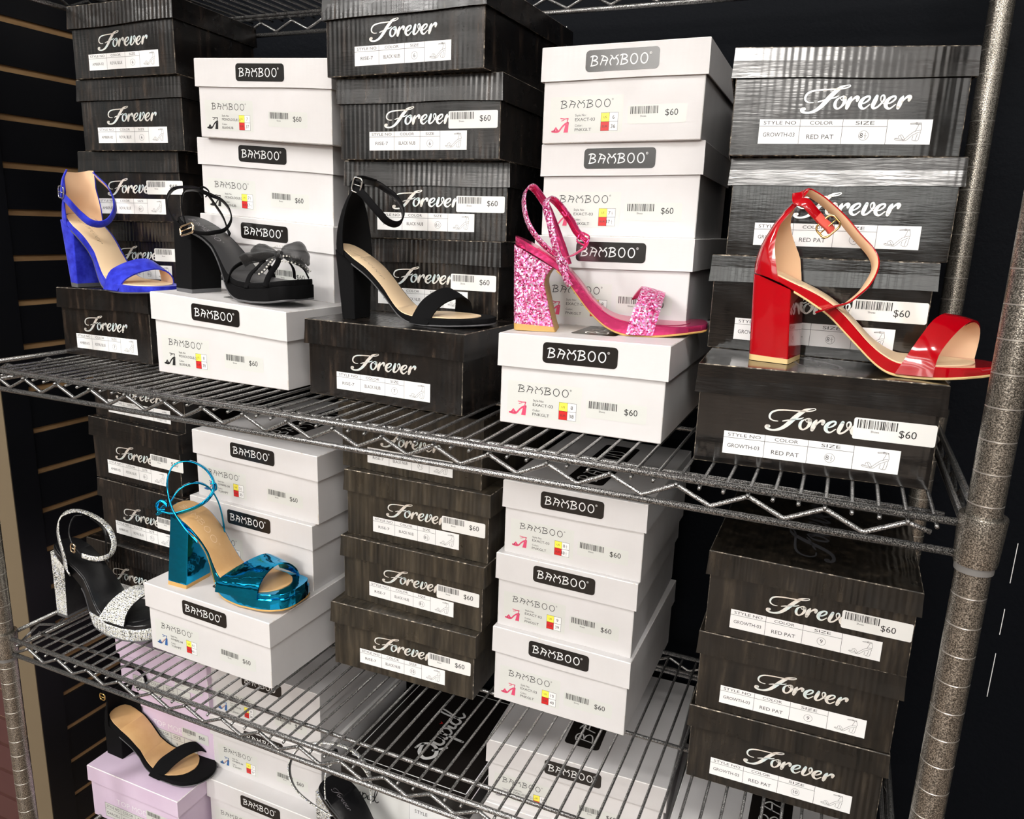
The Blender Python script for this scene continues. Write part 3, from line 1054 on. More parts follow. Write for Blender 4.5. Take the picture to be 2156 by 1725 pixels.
def outline(sb, toe=172, square=False, wide=0.0):
    n = [(sb, 22), (sb + 1.5, 13), (sb + 5, 7), (sb + 12, 3), (sb + 24, 0), (0 if sb < -24 else sb + 30, -1), (40, 3), (70, -3 - wide), (100, -9 - wide), (132, -9 - wide)]
    f = [(sb, 32), (sb + 1.5, 41), (sb + 5, 47), (sb + 12, 51), (sb + 24, 53), (0 if sb < -24 else sb + 30, 54), (40, 51), (70, 57), (100, 68), (132, 68)]
    lim = toe - (22 if square else 28) - 2
    n = [p for p in n if p[0] < lim]
    f = [p for p in f if p[0] < lim]
    if square:
        n += [(toe - 22, -6), (toe - 8, 0), (toe - 3, 5), (toe - .8, 12), (toe, 18)]
        f += [(toe - 22, 66), (toe - 8, 60), (toe - 3, 55), (toe - .8, 48), (toe, 42)]
    else:
        n += [(toe - 28, -6), (toe - 14, 1), (toe - 6, 8), (toe - 2, 15), (toe, 24)]
        f += [(toe - 28, 65), (toe - 14, 57), (toe - 6, 48), (toe - 2, 41), (toe, 34)]
    return n, f


def loft_sole(name, parent, mats, n, f, zt, zb, s0, s1, inset=0.0, ch=1.0, step=2.5):
    """long strip with a rounded-rectangle section between z = zb(s) and z = zt(s)"""
    ss = list(np.arange(s0, s1, step)) + [s1]
    # finer near the round ends
    ss = sorted(set([round(float(x), 3) for x in ss] + [s0 + d for d in (.4, 1.0, 1.8)] + [s1 - d for d in (.4, 1.0, 1.8)]))
    rings = []
    for s in ss:
        # an inset outline: sample the un-inset outline moved inwards
        sm = (s0 + s1) / 2
        se = s - inset * (1 if s > sm else -1) * -1 if inset else s
        se = min(max(se, n[0][0]), n[-1][0])
        a = itp(n, se) + inset
        b = itp(f, se) - inset
        if b - a < 2:
            mdl = (a + b) / 2
            a, b = mdl - 1, mdl + 1
        top, bot = float(zt(s)), float(zb(s))
        c = min(ch, (top - bot) * .45, (b - a) * .3)
        rings.append([(s, a + c, bot), (s, b - c, bot), (s, b, bot + c), (s, b, top - c), (s, b - c, top), (s, a + c, top), (s, a, top - c), (s, a, bot + c)])
    v, fc = [], []
    for r in rings:
        v += r
    for i in range(len(rings) - 1):
        for k in range(8):
            k2 = (k + 1) % 8
            fc.append((i * 8 + k, (i + 1) * 8 + k, (i + 1) * 8 + k2, i * 8 + k2))
    fc.append(tuple(range(8)))
    e = (len(rings) - 1) * 8
    fc.append(tuple(e + k for k in reversed(range(8))))
    o = mesh(name, v, fc, mats, parent)
    smooth_by_angle(o, 42)
    return o


def ribbon(name, parent, mats, pts, width, thick=1.6, centre=None, k=5, taper=None, closed=False):
    """a strap: flat section, wide side facing out from 'centre'; mats = (outside, inside)"""
    P = [Vector(p) for p in cat(pts, k, closed)]
    N = len(P)
    C = Vector(centre) if centre else sum(P, Vector()) / N
    v, fc, mi = [], [], []
    for i, p in enumerate(P):
        a = P[i - 1] if (closed or i > 0) else P[0]
        b = P[(i + 1) % N] if (closed or i < N - 1) else P[-1]
        t = (b - a).normalized()
        rad = (p - C)
        rad = (rad - t * rad.dot(t))
        if rad.length < 1e-6:
            rad = Vector((0, -1, 0))
        rad.normalize()
        wd = t.cross(rad).normalized()
        w = width * (taper(i / (N - 1)) if taper else 1.0) / 2
        h = thick / 2
        e = min(.5, h * .6)
        v += [tuple(p + wd * x + rad * y) for x, y in ((-w, -h + e), (-w, h - e), (-w + e, h), (w - e, h), (w, h - e), (w, -h + e), (w - e, -h), (-w + e, -h))]
    M_ = N if closed else N - 1
    for i in range(M_):
        j = (i + 1) % N
        for q in range(8):
            q2 = (q + 1) % 8
            fc.append((i * 8 + q, i * 8 + q2, j * 8 + q2, j * 8 + q))
            mi.append(1 if q in (6,) else 0)
    if not closed:
        fc.append(tuple(reversed(range(8))))
        fc.append(tuple((N - 1) * 8 + q for q in range(8)))
        mi += [0, 0]
    o = mesh(name, v, fc, mats, parent, mi)
    bm = bmesh.new()
    bm.from_mesh(o.data)
    bmesh.ops.recalc_face_normals(bm, faces=bm.faces)
    bm.to_mesh(o.data)
    bm.free()
    smooth_by_angle(o, 50)
    return o


def band(name, parent, mats, rear, front, thick=1.7, n=22, puff=0.8, edge=None):
    """toe strap between two arcs over the foot"""
    def res(a):
        q = cat(a, 8)
        d = [0]
        for i in range(1, len(q)):
            d.append(d[-1] + math.dist(q[i], q[i - 1]))
        d = np.array(d) / d[-1]
        q = np.array(q)
        u = np.linspace(0, 1, n)
        return np.stack([np.interp(u, d, q[:, k]) for k in range(3)], 1)

    A, B = res(rear), res(front)
    m_ = 7
    C = (A.mean(0) + B.mean(0)) / 2
    C[2] = 5
    outer, inner = [], []
    grid = np.zeros((n, m_, 3))
    for i in range(n):
        for j in range(m_):
            t = j / (m_ - 1)
            grid[i, j] = A[i] * (1 - t) + B[i] * t
    nrm = np.zeros_like(grid)
    for i in range(n):
        for j in range(m_):
            du = grid[min(n - 1, i + 1), j] - grid[max(0, i - 1), j]
            dv = grid[i, min(m_ - 1, j + 1)] - grid[i, max(0, j - 1)]
            c = np.cross(du, dv)
            c /= (np.linalg.norm(c) + 1e-9)
            if c @ (grid[i, j] - C) < 0:
                c = -c
            nrm[i, j] = c
    v = []
    for side in (1, -1):
        for i in range(n):
            for j in range(m_):
                t = j / (m_ - 1)
                pf = puff * math.sin(PI * t)
                v.append(tuple(grid[i, j] + nrm[i, j] * (side * thick / 2 + pf)))
    fc, mi = [], []
    o2 = n * m_
    for i in range(n - 1):
        for j in range(m_ - 1):
            a = i * m_ + j
            fc.append((a, a + 1, a + m_ + 1, a + m_))
            mi.append(0)
            fc.append((o2 + a, o2 + a + m_, o2 + a + m_ + 1, o2 + a + 1))
            mi.append(1)
    rim = [(i * m_, (i + 1) * m_) for i in range(n - 1)] + [((i + 1) * m_ + m_ - 1, i * m_ + m_ - 1) for i in range(n - 1)]
    rim += [(j + 1, j) for j in range(m_ - 1)] + [((n - 1) * m_ + j, (n - 1) * m_ + j + 1) for j in range(m_ - 1)]
    for a, b in rim:
        fc.append((a, b, o2 + b, o2 + a))
        mi.append(2 if len(mats) > 2 else 0)
    o = mesh(name, v, fc, mats, parent, mi)
    bm = bmesh.new()
    bm.from_mesh(o.data)
    bmesh.ops.recalc_face_normals(bm, faces=bm.faces)
    bm.to_mesh(o.data)
    bm.free()
    smooth_by_angle(o, 50)
    return o


def rrect(s0, s1, t0, t1, r, n=5):
    pts = []
    for cx, cy, a0 in ((s1 - r[0], t0 + r[0], -90), (s1 - r[0], t1 - r[0], 0), (s0 + r[1], t1 - r[1], 90), (s0 + r[1], t0 + r[1], 180)):
        rr = r[0] if cx > (s0 + s1) / 2 else r[1]
        for k in range(n):
            a = math.radians(a0 + 90 / (n - 1) * k)
            pts.append((cx + rr * math.cos(a), cy + rr * math.sin(a)))
    return pts


def heel(parent, ztop, top, bot, mat, tipmat, tip=6.0, r=(1.5, 7), levels=8, bulge=0.0, midmat=None, curve=1.0, z0=0.0, rot=0.0, arch=0.0):
    """block heel: top=(s0,s1,t0,t1) meets the seat surface ztop(s), bot=(s0,s1,t0,t1) stands on the box"""
    rt, rb = rrect(*top, r), rrect(*bot, r)
    cr, sr_ = math.cos(math.radians(rot)), math.sin(math.radians(rot))
    rb = [(x * cr - y * sr_, x * sr_ + y * cr) for x, y in rb]
    rt = [(x * cr - y * sr_, x * sr_ + y * cr) for x, y in rt]
    N = len(rt)

    def pt(k, f):
        ff = f ** curve
        s = rb[k][0] * (1 - ff) + rt[k][0] * ff
        t = rb[k][1] * (1 - ff) + rt[k][1] * ff
        if arch and rb[k][0] > (bot[0] + bot[1]) / 2:
            s += arch * max(0.0, (f - .72) / .28) ** 2
        return s, t, z0 + f * (float(ztop(rt[k][0] + (arch if arch and rb[k][0] > (bot[0] + bot[1]) / 2 else 0))) - z0)

    ft = (tip / 80.0)
    lv = [ft + (1 - ft) * i / levels for i in range(levels + 1)]
    v = [pt(k, f) for f in lv for k in range(N)]
    fc, mi = [], []
    for i in range(levels):
        for k in range(N):
            k2 = (k + 1) % N
            fc.append((i * N + k, i * N + k2, (i + 1) * N + k2, (i + 1) * N + k))
            # the breast (front) face may have its own lining
            sm = (rb[k][0] + rb[k2][0]) / 2
            mi.append(1 if midmat and sm > bot[1] - .3 else 0)
    fc.append(tuple(reversed(range(N))))
    fc.append(tuple(levels * N + k for k in range(N)))
    mi += [0, 0]
    o = mesh('heel', v, fc, (mat, midmat or mat), parent, mi)
    smooth_by_angle(o, 35)
    q = [(s, t, z0) for s, t in rb] + [pt(k, ft) for k in range(N)]
    fc = [(k, (k + 1) % N, N + (k + 1) % N, N + k) for k in range(N)] + [tuple(reversed(range(N))), tuple(N + k for k in range(N))]
    o2 = mesh('heel_tip', q, fc, (tipmat,), o)
    smooth_by_angle(o2, 35)
    return o


def counter(parent, seat, back, near, far, tn_, tf_, zlo, zhi, mats, zfar=None):
    """closed heel counter: a U-shaped shell round the back of the heel, outside and lining"""
    R, Cn = 12, 26

    def surf(inset):
        rows = []
        for i in range(R + 1):
            f = i / R
            z = zlo + (zhi - zlo) * f
            zf_ = zlo + ((zfar or zhi) - zlo) * f
            row = []
            for j in range(Cn + 1):
                u = j / Cn
                sb_ = float(itp(back, z)) + inset
                if u <= .5:
                    a = u * PI
                    sn = float(itp(near, z))
                    t0 = float(itp(tn_, z)) + inset
                    tm = (float(itp(tn_, z)) + float(itp(tf_, z))) / 2
                    s = sn - (sn - sb_) * math.sin(a) ** .8
                    t = tm - (tm - t0) * math.cos(a) ** .8
                    zz = z
                else:
                    a = (1 - u) * PI
                    sn = float(itp(far, z))
                    t1 = float(itp(tf_, z)) - inset
                    tm = (float(itp(tn_, z)) + float(itp(tf_, z))) / 2
                    s = sn - (sn - sb_) * math.sin(a) ** .8
                    t = tm + (t1 - tm) * math.cos(a) ** .8
                    w = min(1, (u - .5) * 3)
                    zz = z * (1 - w) + zf_ * w
                lo = float(seat(s))
                zz = lo + (zz - zlo) * ((max(zz, zlo + .01) and 1)) if f < .15 else zz
                if f < .15:
                    zz = lo + (zlo + (zhi - zlo) * .15 - lo) * (f / .15)
                row.append((s, t, zz))
            rows.append(row)
        return rows

    A, B = surf(0.0), surf(1.6)
    W_ = Cn + 1
    v = [p for r in A for p in r] + [p for r in B for p in r]
    nA = (R + 1) * W_
    fc, mi = [], []
    for i in range(R):
        for j in range(Cn):
            a = i * W_ + j
            fc.append((a, a + 1, a + W_ + 1, a + W_))
            mi.append(0)
    for j in range(Cn):
        fc.append((R * W_ + j, R * W_ + j + 1, nA + R * W_ + j + 1, nA + R * W_ + j))
        mi.append(0)
    for i in range(R):
        for j in (0, Cn):
            fc.append((i * W_ + j, (i + 1) * W_ + j, nA + (i + 1) * W_ + j, nA + i * W_ + j))
            mi.append(0)
    o = mesh('heel_counter', v[:], fc, (mats[0],), parent, mi)
    smooth_by_angle(o, 60)
    fc = []
    for i in range(R):
        for j in range(Cn):
            a = i * W_ + j
            fc.append((a, a + W_, a + W_ + 1, a + 1))
    B2 = [p for r in surf(1.7) for p in r]
    o2 = mesh('lining', B2, fc, (mats[1],), o)
    smooth_by_angle(o2, 60)
    return o


def ring_buckle(parent, c, w, h, ang, mat, r=1.0, nrm=(0, -1, 0), name='buckle', prong=True):
    """rounded rectangular ring in the plane facing nrm"""
    nrm = Vector(nrm).normalized()
    ux_ = Vector((1, 0, 0))
    ux_ = (ux_ - nrm * ux_.dot(nrm)).normalized()
    uz = nrm.cross(ux_).normalized() * -1
    ca, sa = math.cos(ang), math.sin(ang)
    pts = []
    for a, b in rrect(-w / 2, w / 2, -h / 2, h / 2, (min(w, h) * .3, min(w, h) * .3), 5):
        x, y = a * ca - b * sa, a * sa + b * ca
        pts.append(tuple(Vector(c) + ux_ * x + uz * y))
    mb = MB()
    mb.tube(pts, r, 8, closed=True)
    if prong:
        x0, x1 = -w / 2, w / 2
        mb.tube([tuple(Vector(c) + ux_ * (x0 * ca) + uz * (x0 * sa)), tuple(Vector(c) + ux_ * (x1 * .9 * ca) + uz * (x1 * .9 * sa) + nrm * 1.0)], r * .6, 6)
    return mb.build(name, (mat,), parent, True)


def sandal(key, loc, yaw, label):
    r = empty('high_heel_sandal', loc, math.radians(yaw))
    tag(r, label, 'sandal', 'display sandals')
    return r


def soles(root, top, under, sb, mats, toe=172, square=False, out=2.2, insole_in=3.2, seat_th=8.0, platform=None, wide=0.0, pad=1.0, brs=-2, ie=None, cap=21.0):
    """mats = (wrap, insole, outsole)"""
    n, f = outline(sb, toe, square, wide)
    tt, uu = smooth_tab(top), smooth_tab(under)
    zt = lambda s: itp(tt, s)
    z_under = lambda s: itp(uu, s)
    if platform:
        lay = lambda s: min(7.0, zt(s) - z_under(s) - .5)
        mid = lambda s: max(z_under(s) + 1.0, min(zt(s) - max(1.5, lay(s)), cap))
        loft_sole('sole', root, (mats[0],), n, f, zt, mid, sb, toe, 0.8)
        loft_sole('platform', root, (platform,), n, f, lambda s: mid(s) + .2, lambda s: z_under(s) + out * .8, brs + 14, toe + .5, -0.2, 1.2)
    else:
        loft_sole('sole', root, (mats[0],), n, f, zt, lambda s: z_under(s) + out * .7, sb, toe)
    ie = ie or toe - 18
    n2, f2 = outline(sb + insole_in, ie, False, wide)
    n2 = [(s, t + insole_in) for s, t in n2]
    f2 = [(s, t - insole_in) for s, t in f2]
    loft_sole('insole', root, (mats[1],), n2, f2, lambda s: zt(s) + pad, lambda s: zt(s) - .6, sb + insole_in, ie, 0.0, .6)
    loft_sole('outsole', root, (mats[2],), n, f, lambda s: z_under(s) + out, z_under, brs, toe + .2, -0.4, .5)
    return zt, z_under


def insole_mark(root, zt, s0, t0, length, h, mat='stamp', kind='script'):
    F = Flat()
    if kind == 'script':
        script_logo(F, 0, 0, length * .8, h * .8, mat, 0, .35)
    else:
        stick_logo(F, 0, 0, length, h, .6, mat, 0)
    # runs along the foot
    F.build('insole_stamp', lambda u, v_, off: (s0 + u, t0 + v_, float(zt(s0 + u)) + 1.12), root)


def subs(top, dz):
    return [(s, z - dz) for s, z in top]


# ---- red patent
R_ = sandal('red', (-161.9, 108.3, 94.3), -2, 'glossy red patent block heel ankle strap sandal on black box')
top = [(-43, 90), (-30, 87), (-14, 81), (-5, 77), (8, 72), (19, 67), (28, 62), (38, 55), (49, 45), (60, 34), (70, 24), (80, 18), (88, 13), (95, 11.5), (121, 12), (140, 13), (174, 15)]
und = [(-43, 82), (-30, 80), (-14, 74), (-3, 68), (7, 63), (18, 56), (30, 49), (40, 39), (51, 29), (62, 19), (73, 9), (82, 3), (90, 0), (102, 0), (115, 0), (132, 1.5), (174, 7)]
zt, zu = soles(R_, top, und, -43, ('red_patent', 'cream_insole', 'cream_outsole'), 174)
heel(R_, lambda s: itp(und, s) + 1, (-43, -5, -1, 50), (-39, 0, 0, 46), 'red_patent', 'cream_outsole', 5.5, rot=-9)
counter(R_, lambda s: itp(und, s) + 2, [(70, -42.5), (91, -43), (99, -42), (113, -38), (131, -29), (144, -20), (152, -13), (162, -6)],
        [(70, -2), (77, -13), (87, -18), (98, -22), (109, -24), (119, -24), (129, -22), (139, -16), (150, -7), (162, -1)],
        [(70, 8), (82, 1), (90, -2), (102, -6), (114, -12), (126, -16), (134, -17), (152, -12), (162, -2)],
        [(70, -1), (90, -1), (120, 4), (145, 13), (162, 22)], [(70, 54), (90, 54), (120, 48), (145, 40), (162, 34)], 84, 162, ('red_patent', 'nude_lining'))
ribbon('ankle_strap', R_, ('red_patent', 'nude_lining'), [(-6, 27, 161), (-2, 32, 160), (10, 38, 153), (28, 45, 138), (44, 48, 121), (57, 48, 108), (63, 44, 98), (63, 36, 88), (57, 26, 74), (49, 14, 65), (43, 6, 60), (33, -3, 57), (22, -11, 53)], 11, 1.8, (0, -10, 95))
ribbon('buckle_strap', R_, ('red_patent', 'red_patent'), [(-10, 14, 158), (-8, 4, 151), (-1, 2, 149), (6, 4, 142), (13, 8, 135)], 10, 2.0, (-5, 40, 120))
ribbon('elastic_loop', R_, ('red_elastic', 'red_elastic'), [(10, 6, 138), (15, 8, 133), (20, 10, 129), (23, 12, 125)], 8, 3.4, (-5, 40, 120))
ring_buckle(R_, (20, 9, 129), 19, 14, -.8, 'gold', 1.0)
ar = [(92, -9, 3), (101, -6, 23), (109, 5, 38), (117, 20, 50), (127, 38, 55), (132, 54, 50), (131, 65, 36), (128, 69, 12)]
af = [(122, -9.5, 3), (124, -5, 21), (131, 6, 34), (141, 25, 45), (151, 42, 50), (158, 58, 44), (160, 66, 31), (159, 67, 13)]
band('toe_strap', R_, ('red_patent', 'nude_lining', 'red_patent'), ar, af, 2.0)
insole_mark(R_, zt, -18, 14, 60, 17)

# ---- pink glitter
K_ = sandal('pink', (-410.2, 140.2, 100.3), 15, 'bright pink glitter flared block heel sandal on white box')
top = [(-52, 103), (-46, 100), (-29, 92), (-14, 84), (-1, 76), (10, 68), (21, 57), (30, 46), (39, 35), (51, 25), (62, 19), (76, 15.5), (111, 14), (136, 14), (166, 17)]
und = [(-52, 93), (-29, 82), (-13, 73), (-6, 69), (1, 65), (10, 55), (19, 44), (29, 31), (38, 21), (47, 13), (57, 6), (68, 2), (79, 0), (95, 0), (116, 2), (137, 5), (166, 9)]
zt, zu = soles(K_, top, und, -52, ('pink_mirror', 'pink_mirror', 'tan_outsole'), 166, square=True, pad=.6)
heel(K_, lambda s: itp(und, s) + 1, (-51, -19, 0, 53), (-48, 0, 0, 46), 'pink_glitter', 'tan_outsole', 6.5, (2, 7), 14, midmat='tan_outsole', curve=.85, arch=13)
ribbon('ankle_strap', K_, ('pink_glitter', 'pink_mirror'), [(8, -3, 66), (4, -1, 79), (-5, 1, 85), (-16, 2, 93), (-27, 2, 104), (-36, 4, 117), (-41, 8, 131), (-43, 14, 144), (-41, 22, 154), (-36, 32, 156), (-29, 42, 148), (-20, 50, 134), (-10, 54, 112), (0, 55, 88), (6, 55, 72)], 9, 1.8, (0, 27, 118))
ribbon('cross_strap', K_, ('pink_glitter', 'pink_mirror'), [(14, -3, 52), (10, -4, 58), (4, -5, 72), (-2, -6, 87), (-7, -6, 103), (-12, -4, 121), (-17, 2, 135), (-17, 10, 143), (-13, 20, 144), (-6, 32, 138), (2, 41, 128), (8, 46, 120), (14, 50, 110), (21, 51, 103)], 9, 1.8, (14, 25, 100))
ribbon('strap_tail', K_, ('pink_mirror', 'pink_mirror'), [(20, 50, 104), (26, 47, 99), (25, 38, 93), (19, 28, 88), (13, 16, 84), (7, 5, 82), (5, -2, 80)], 6, 1.4, (10, 30, 130))
ring_buckle(K_, (22, 48, 102), 13, 12, .5, 'pink_mirror', 1.1, (-.3, -1, .3))
ring_buckle(K_, (-1, 38, 131), 3, 12, -.7, 'pink_mirror', 1.2, (-.3, -1, .3), 'keeper_loop', False)
ar = [(77, -9.5, 3), (82, -7, 23), (86, 0, 37), (91, 18, 50), (91, 38, 51), (84, 54, 40), (78, 62, 28), (73, 64, 13)]
af = [(106, -9.5, 3), (111, -6, 24), (114, 2, 35), (117, 20, 44), (118, 38, 45), (116, 54, 38), (113, 64, 26), (110, 67.5, 10)]
band('toe_strap', K_, ('pink_glitter', 'pink_mirror', 'pink_mirror'), ar, af, 2.4)

# ---- slim black
B_ = sandal('rise', (-677.3, 137.9, 93.6), 4, 'slim black nubuck sandal with cream footbed on worn black box')
top = [(-32, 92), (-22, 87), (-11, 81), (-2, 75), (8, 69), (17, 63), (26, 54), (36, 44), (44, 33), (53, 23), (61, 15), (73, 11), (80, 10), (110, 10.5), (137, 10.5), (176, 12)]
und = [(-32, 84), (-11, 74), (-2, 67), (9, 60), (20, 52), (30, 42), (39, 32), (50, 21), (58, 12), (68, 5), (80, 1), (98, 0), (125, 1), (176, 4)]
zt, zu = soles(B_, top, und, -32, ('nubuck', 'cream_insole', 'grey_outsole'), 176, out=1.8)
heel(B_, lambda s: itp(und, s) + 1, (-30, -2, 4, 48), (-21, 0, 3, 42), 'nubuck', 'nubuck', 4.0)
counter(B_, lambda s: itp(und, s) + 2, [(70, -31), (89, -31.5), (107, -30), (131, -23), (143, -17), (156, -10), (166, -6)],
        [(70, -5), (75, -9), (87, -14), (102, -15), (118, -14), (135, -11), (149, -6), (160, 2), (166, 4)],
        [(70, 2), (84, -3), (102, -5), (119, -7), (135, -9), (150, -12), (166, -2)],
        [(70, 0), (90, 0), (120, 2), (150, 6), (166, 10)], [(70, 53), (100, 53), (130, 50), (155, 42), (166, 34)], 84, 166, ('nubuck', 'nubuck'))
ribbon('ankle_strap', B_, ('nubuck', 'black_leather'), [(-2, 3, 163), (8, -1, 156), (19, -4, 149), (31, -6, 138), (40, -5, 129), (46, 0, 121), (52, 10, 117), (54, 22, 120), (51, 34, 128), (43, 44, 139), (32, 50, 150), (19, 52, 158), (7, 50, 165), (1, 40, 167), (-2, 28, 168), (-5, 16, 167), (-3, 6, 166)], 9, 1.8, (25, 24, 140))
ribbon('strap_tail', B_, ('nubuck', 'nubuck'), [(-3, 10, 170), (4, 12, 172), (12, 20, 170), (18, 26, 168)], 8, 1.6, (20, 24, 140))
ring_buckle(B_, (8, -2, 161), 12, 17, .25, 'silver', 1.0)
ar = [(82, -9.5, 3), (87, -4, 17), (90, 8, 28), (95, 24, 36), (103, 40, 42), (109, 54, 40), (110, 64, 28), (107, 69, 9)]
af = [(106, -9.5, 2), (112, -4, 16), (117, 12, 26), (124, 30, 31), (129, 46, 31), (132, 60, 24), (132, 67, 9)]
band('toe_strap', B_, ('nubuck', 'nubuck', 'nubuck'), ar, af, 1.8)
insole_mark(B_, zt, -15, 16, 58, 16)

# ---- royal blue
U_ = sandal('blue', (-1179.3, 146.5, 101.0), -6, 'royal blue suede block heel sandal on black box')
top = [(-36, 108), (-22, 102), (-8, 95), (1, 89), (13, 82), (24, 73), (33, 63), (41, 53), (49, 41), (56, 29), (64, 21), (76, 15), (126, 12), (165, 12), (184, 13)]
und = [(-36, 99), (-20, 92), (-8, 86), (2, 80), (13, 71), (24, 61), (34, 51), (39, 42), (44, 31), (49, 21), (57, 8), (70, 1.5), (85, 0), (121, 0), (184, 4)]
zt, zu = soles(U_, top, und, -36, ('blue_suede', 'cream_insole', 'grey_outsole'), 180, out=1.8)
heel(U_, lambda s: itp(und, s) + 1, (-34, 0, 1, 52), (-20, 0, 0, 50), 'blue_suede', 'grey_outsole', 5.5)
counter(U_, lambda s: itp(und, s) + 2, [(80, -36), (102, -37), (118, -34), (128, -30), (140, -28), (155, -30), (168, -32)],
        [(80, -3), (97, -10), (112, -14), (125, -15), (138, -16), (150, -22), (160, -28), (168, -28)],
        [(80, 2), (99, -4), (114, -6), (128, -10), (142, -16), (159, -14), (168, -14)],
        [(80, -1), (100, -1), (125, 1), (150, 8), (168, 14)], [(80, 53), (110, 53), (140, 54), (168, 52)], 97, 168, ('blue_suede', 'nude_lining'), 172)
ribbon('ankle_strap', U_, ('blue_suede', 'nude_lining'), [(-22, 3, 136), (-15, 0, 132), (2, -4, 126), (21, -6, 115), (35, -6, 106), (46, -1, 97), (51, 10, 94), (53, 22, 98), (49, 34, 108), (42, 43, 119), (31, 49, 133), (15, 53, 147), (-6, 54, 159), (-18, 53, 166)], 11, 1.8, (10, 24, 122))
ribbon('strap_tail', U_, ('blue_suede', 'blue_suede'), [(-18, -1, 133), (-12, -3, 140), (-9, -3, 148), (-6, -2, 158), (-2, 2, 170)], 9, 1.8, (0, 30, 140), taper=lambda u: 1 - .65 * max(0, u - .6) / .4)
ring_buckle(U_, (-12, -4, 138), 12, 17, .1, 'silver', 1.0)
ar = [(78, -9, 3), (86, -4, 27), (88, 9, 36), (90, 25, 42), (95, 40, 46), (102, 54, 44), (104, 65, 30), (103, 69, 10)]
af = [(112, -9.5, 3), (118, -4, 17), (120, 12, 26), (122, 30, 31), (126, 46, 33), (131, 58, 29), (132, 66, 20), (131, 68, 9)]
band('toe_strap', U_, ('blue_suede', 'nude_lining', 'blue_suede'), ar, af, 2.0)
insole_mark(U_, zt, -14, 18, 58, 16)

# ---- lilac column: black block heel with a tan footbed
L_ = sandal('lil', (-1193.2, 156.0, -730.6), -1, 'black nubuck block heel sandal with wide tan footbed on lilac box')
top = [(-46, 73), (-34, 70), (-20, 65), (0, 57), (17, 47), (31, 35), (47, 22), (61, 13), (75, 10), (100, 10), (140, 11), (178, 14)]
und = [(-46, 62), (-20, 54), (-5, 46), (11, 37), (26, 28), (37, 17), (50, 5), (62, 0), (100, 0), (140, 2), (178, 7)]
zt, zu = soles(L_, top, und, -46, ('nubuck', 'tan_insole', 'grey_outsole'), 178, out=1.6, ie=142)
heel(L_, lambda s: itp(und, s) + 1, (-45, 0, 1, 52), (-43, 0, 0, 46), 'nubuck', 'nubuck', 5)
counter(L_, lambda s: itp(und, s) + 2, [(45, -46), (62, -48), (79, -47), (102, -38), (120, -36)],
        [(45, -20), (60, -27), (87, -29), (105, -29), (120, -32)], [(45, -5), (54, -8), (69, -10), (103, -12), (120, -12)],
        [(45, -1), (70, -1), (100, 2), (120, 4)], [(45, 54), (90, 53), (120, 50)], 60, 118, ('nubuck', 'nubuck'))
ribbon('ankle_strap', L_, ('nubuck', 'nubuck'), [(-34, 4, 114), (-38, 4, 131), (-35, 12, 149), (-23, 22, 162), (-10, 34, 163), (5, 42, 157), (15, 46, 145), (18, 46, 130), (8, 50, 120), (-12, 51, 114)], 9, 1.8, (-10, 28, 135))
ring_buckle(L_, (-34, -2, 116), 12, 12, 0, 'gold', 1.2)
ar = [(76, -10, 2), (86, 4, 25), (96, 18, 35), (105, 34, 41), (114, 48, 42), (118, 60, 33), (117, 68, 10)]
af = [(102, -11, 2), (111, 0, 15), (120, 14, 27), (130, 32, 34), (136, 48, 32), (139, 60, 22), (138, 67, 9)]
band('toe_strap', L_, ('nubuck', 'nubuck', 'nubuck'), ar, af, 1.8)

# ---- black platform with a rhinestone bow
N_ = sandal('mono', (-946.4, 141.3, 107.9), -6, 'black platform sandal with rhinestone trimmed mesh bow on white box')
top = [(-36, 104), (-25, 100), (-10, 94), (3, 88), (15, 82), (27, 76), (38, 69), (48, 60), (57, 50), (65, 40), (75, 30), (93, 24), (118, 22), (146, 24), (176, 29)]
und = [(-36, 96), (-10, 87), (8, 80), (22, 75), (35, 67), (48, 55), (58, 42), (64, 31), (69, 19), (76, 7), (86, 1), (98, -2), (121, -3), (150, -2), (176, 2)]
zt, zu = soles(N_, top, und, -36, ('nubuck', 'dark_grey_insole', 'grey_outsole'), 176, square=True, platform='nubuck', brs=4, out=2.5)
heel(N_, lambda s: itp(und, s) + 1, (-34, 3, 2, 52), (-34, 0, 0, 51), 'nubuck', 'grey_outsole', 5, (1.5, 4))
ribbon('ankle_strap', N_, ('nubuck', 'black_leather'), [(-12, -2, 93), (-3, -4, 90), (6, -5, 85), (22, -6, 83), (43, -6, 82), (54, 0, 84), (57, 12, 87), (52, 26, 95), (40, 40, 105), (23, 50, 117), (4, 55, 127), (-12, 55, 132), (-19, 47, 136), (-21, 36, 139), (-19, 24, 139), (-15, 10, 136), (-11, 2, 125), (-7, -2, 111), (1, -4, 94)], 6, 1.7, (15, 25, 108))
ribbon('sling_strap', N_, ('nubuck', 'black_leather'), [(6, -2, 82), (-10, -4, 90), (-31, 1, 100), (-51, 10, 113), (-64, 20, 127), (-66, 28, 137), (-60, 34, 142), (-43, 38, 143), (-30, 44, 142), (-18, 50, 134), (-7, 55, 118), (5, 56, 103), (14, 55, 86), (20, 53, 80)], 6, 1.7, (-20, 28, 110))
ribbon('keeper_loop', N_, ('nubuck', 'nubuck'), [(-22, 44, 130), (-26, 42, 138), (-23, 47, 144), (-17, 52, 138), (-20, 48, 130)], 7, 1.6, (-21, 47, 137))
ring_buckle(N_, (8, -8, 86), 25, 13, -.28, 'pale_gold', 1.5, (0, -1, .2))
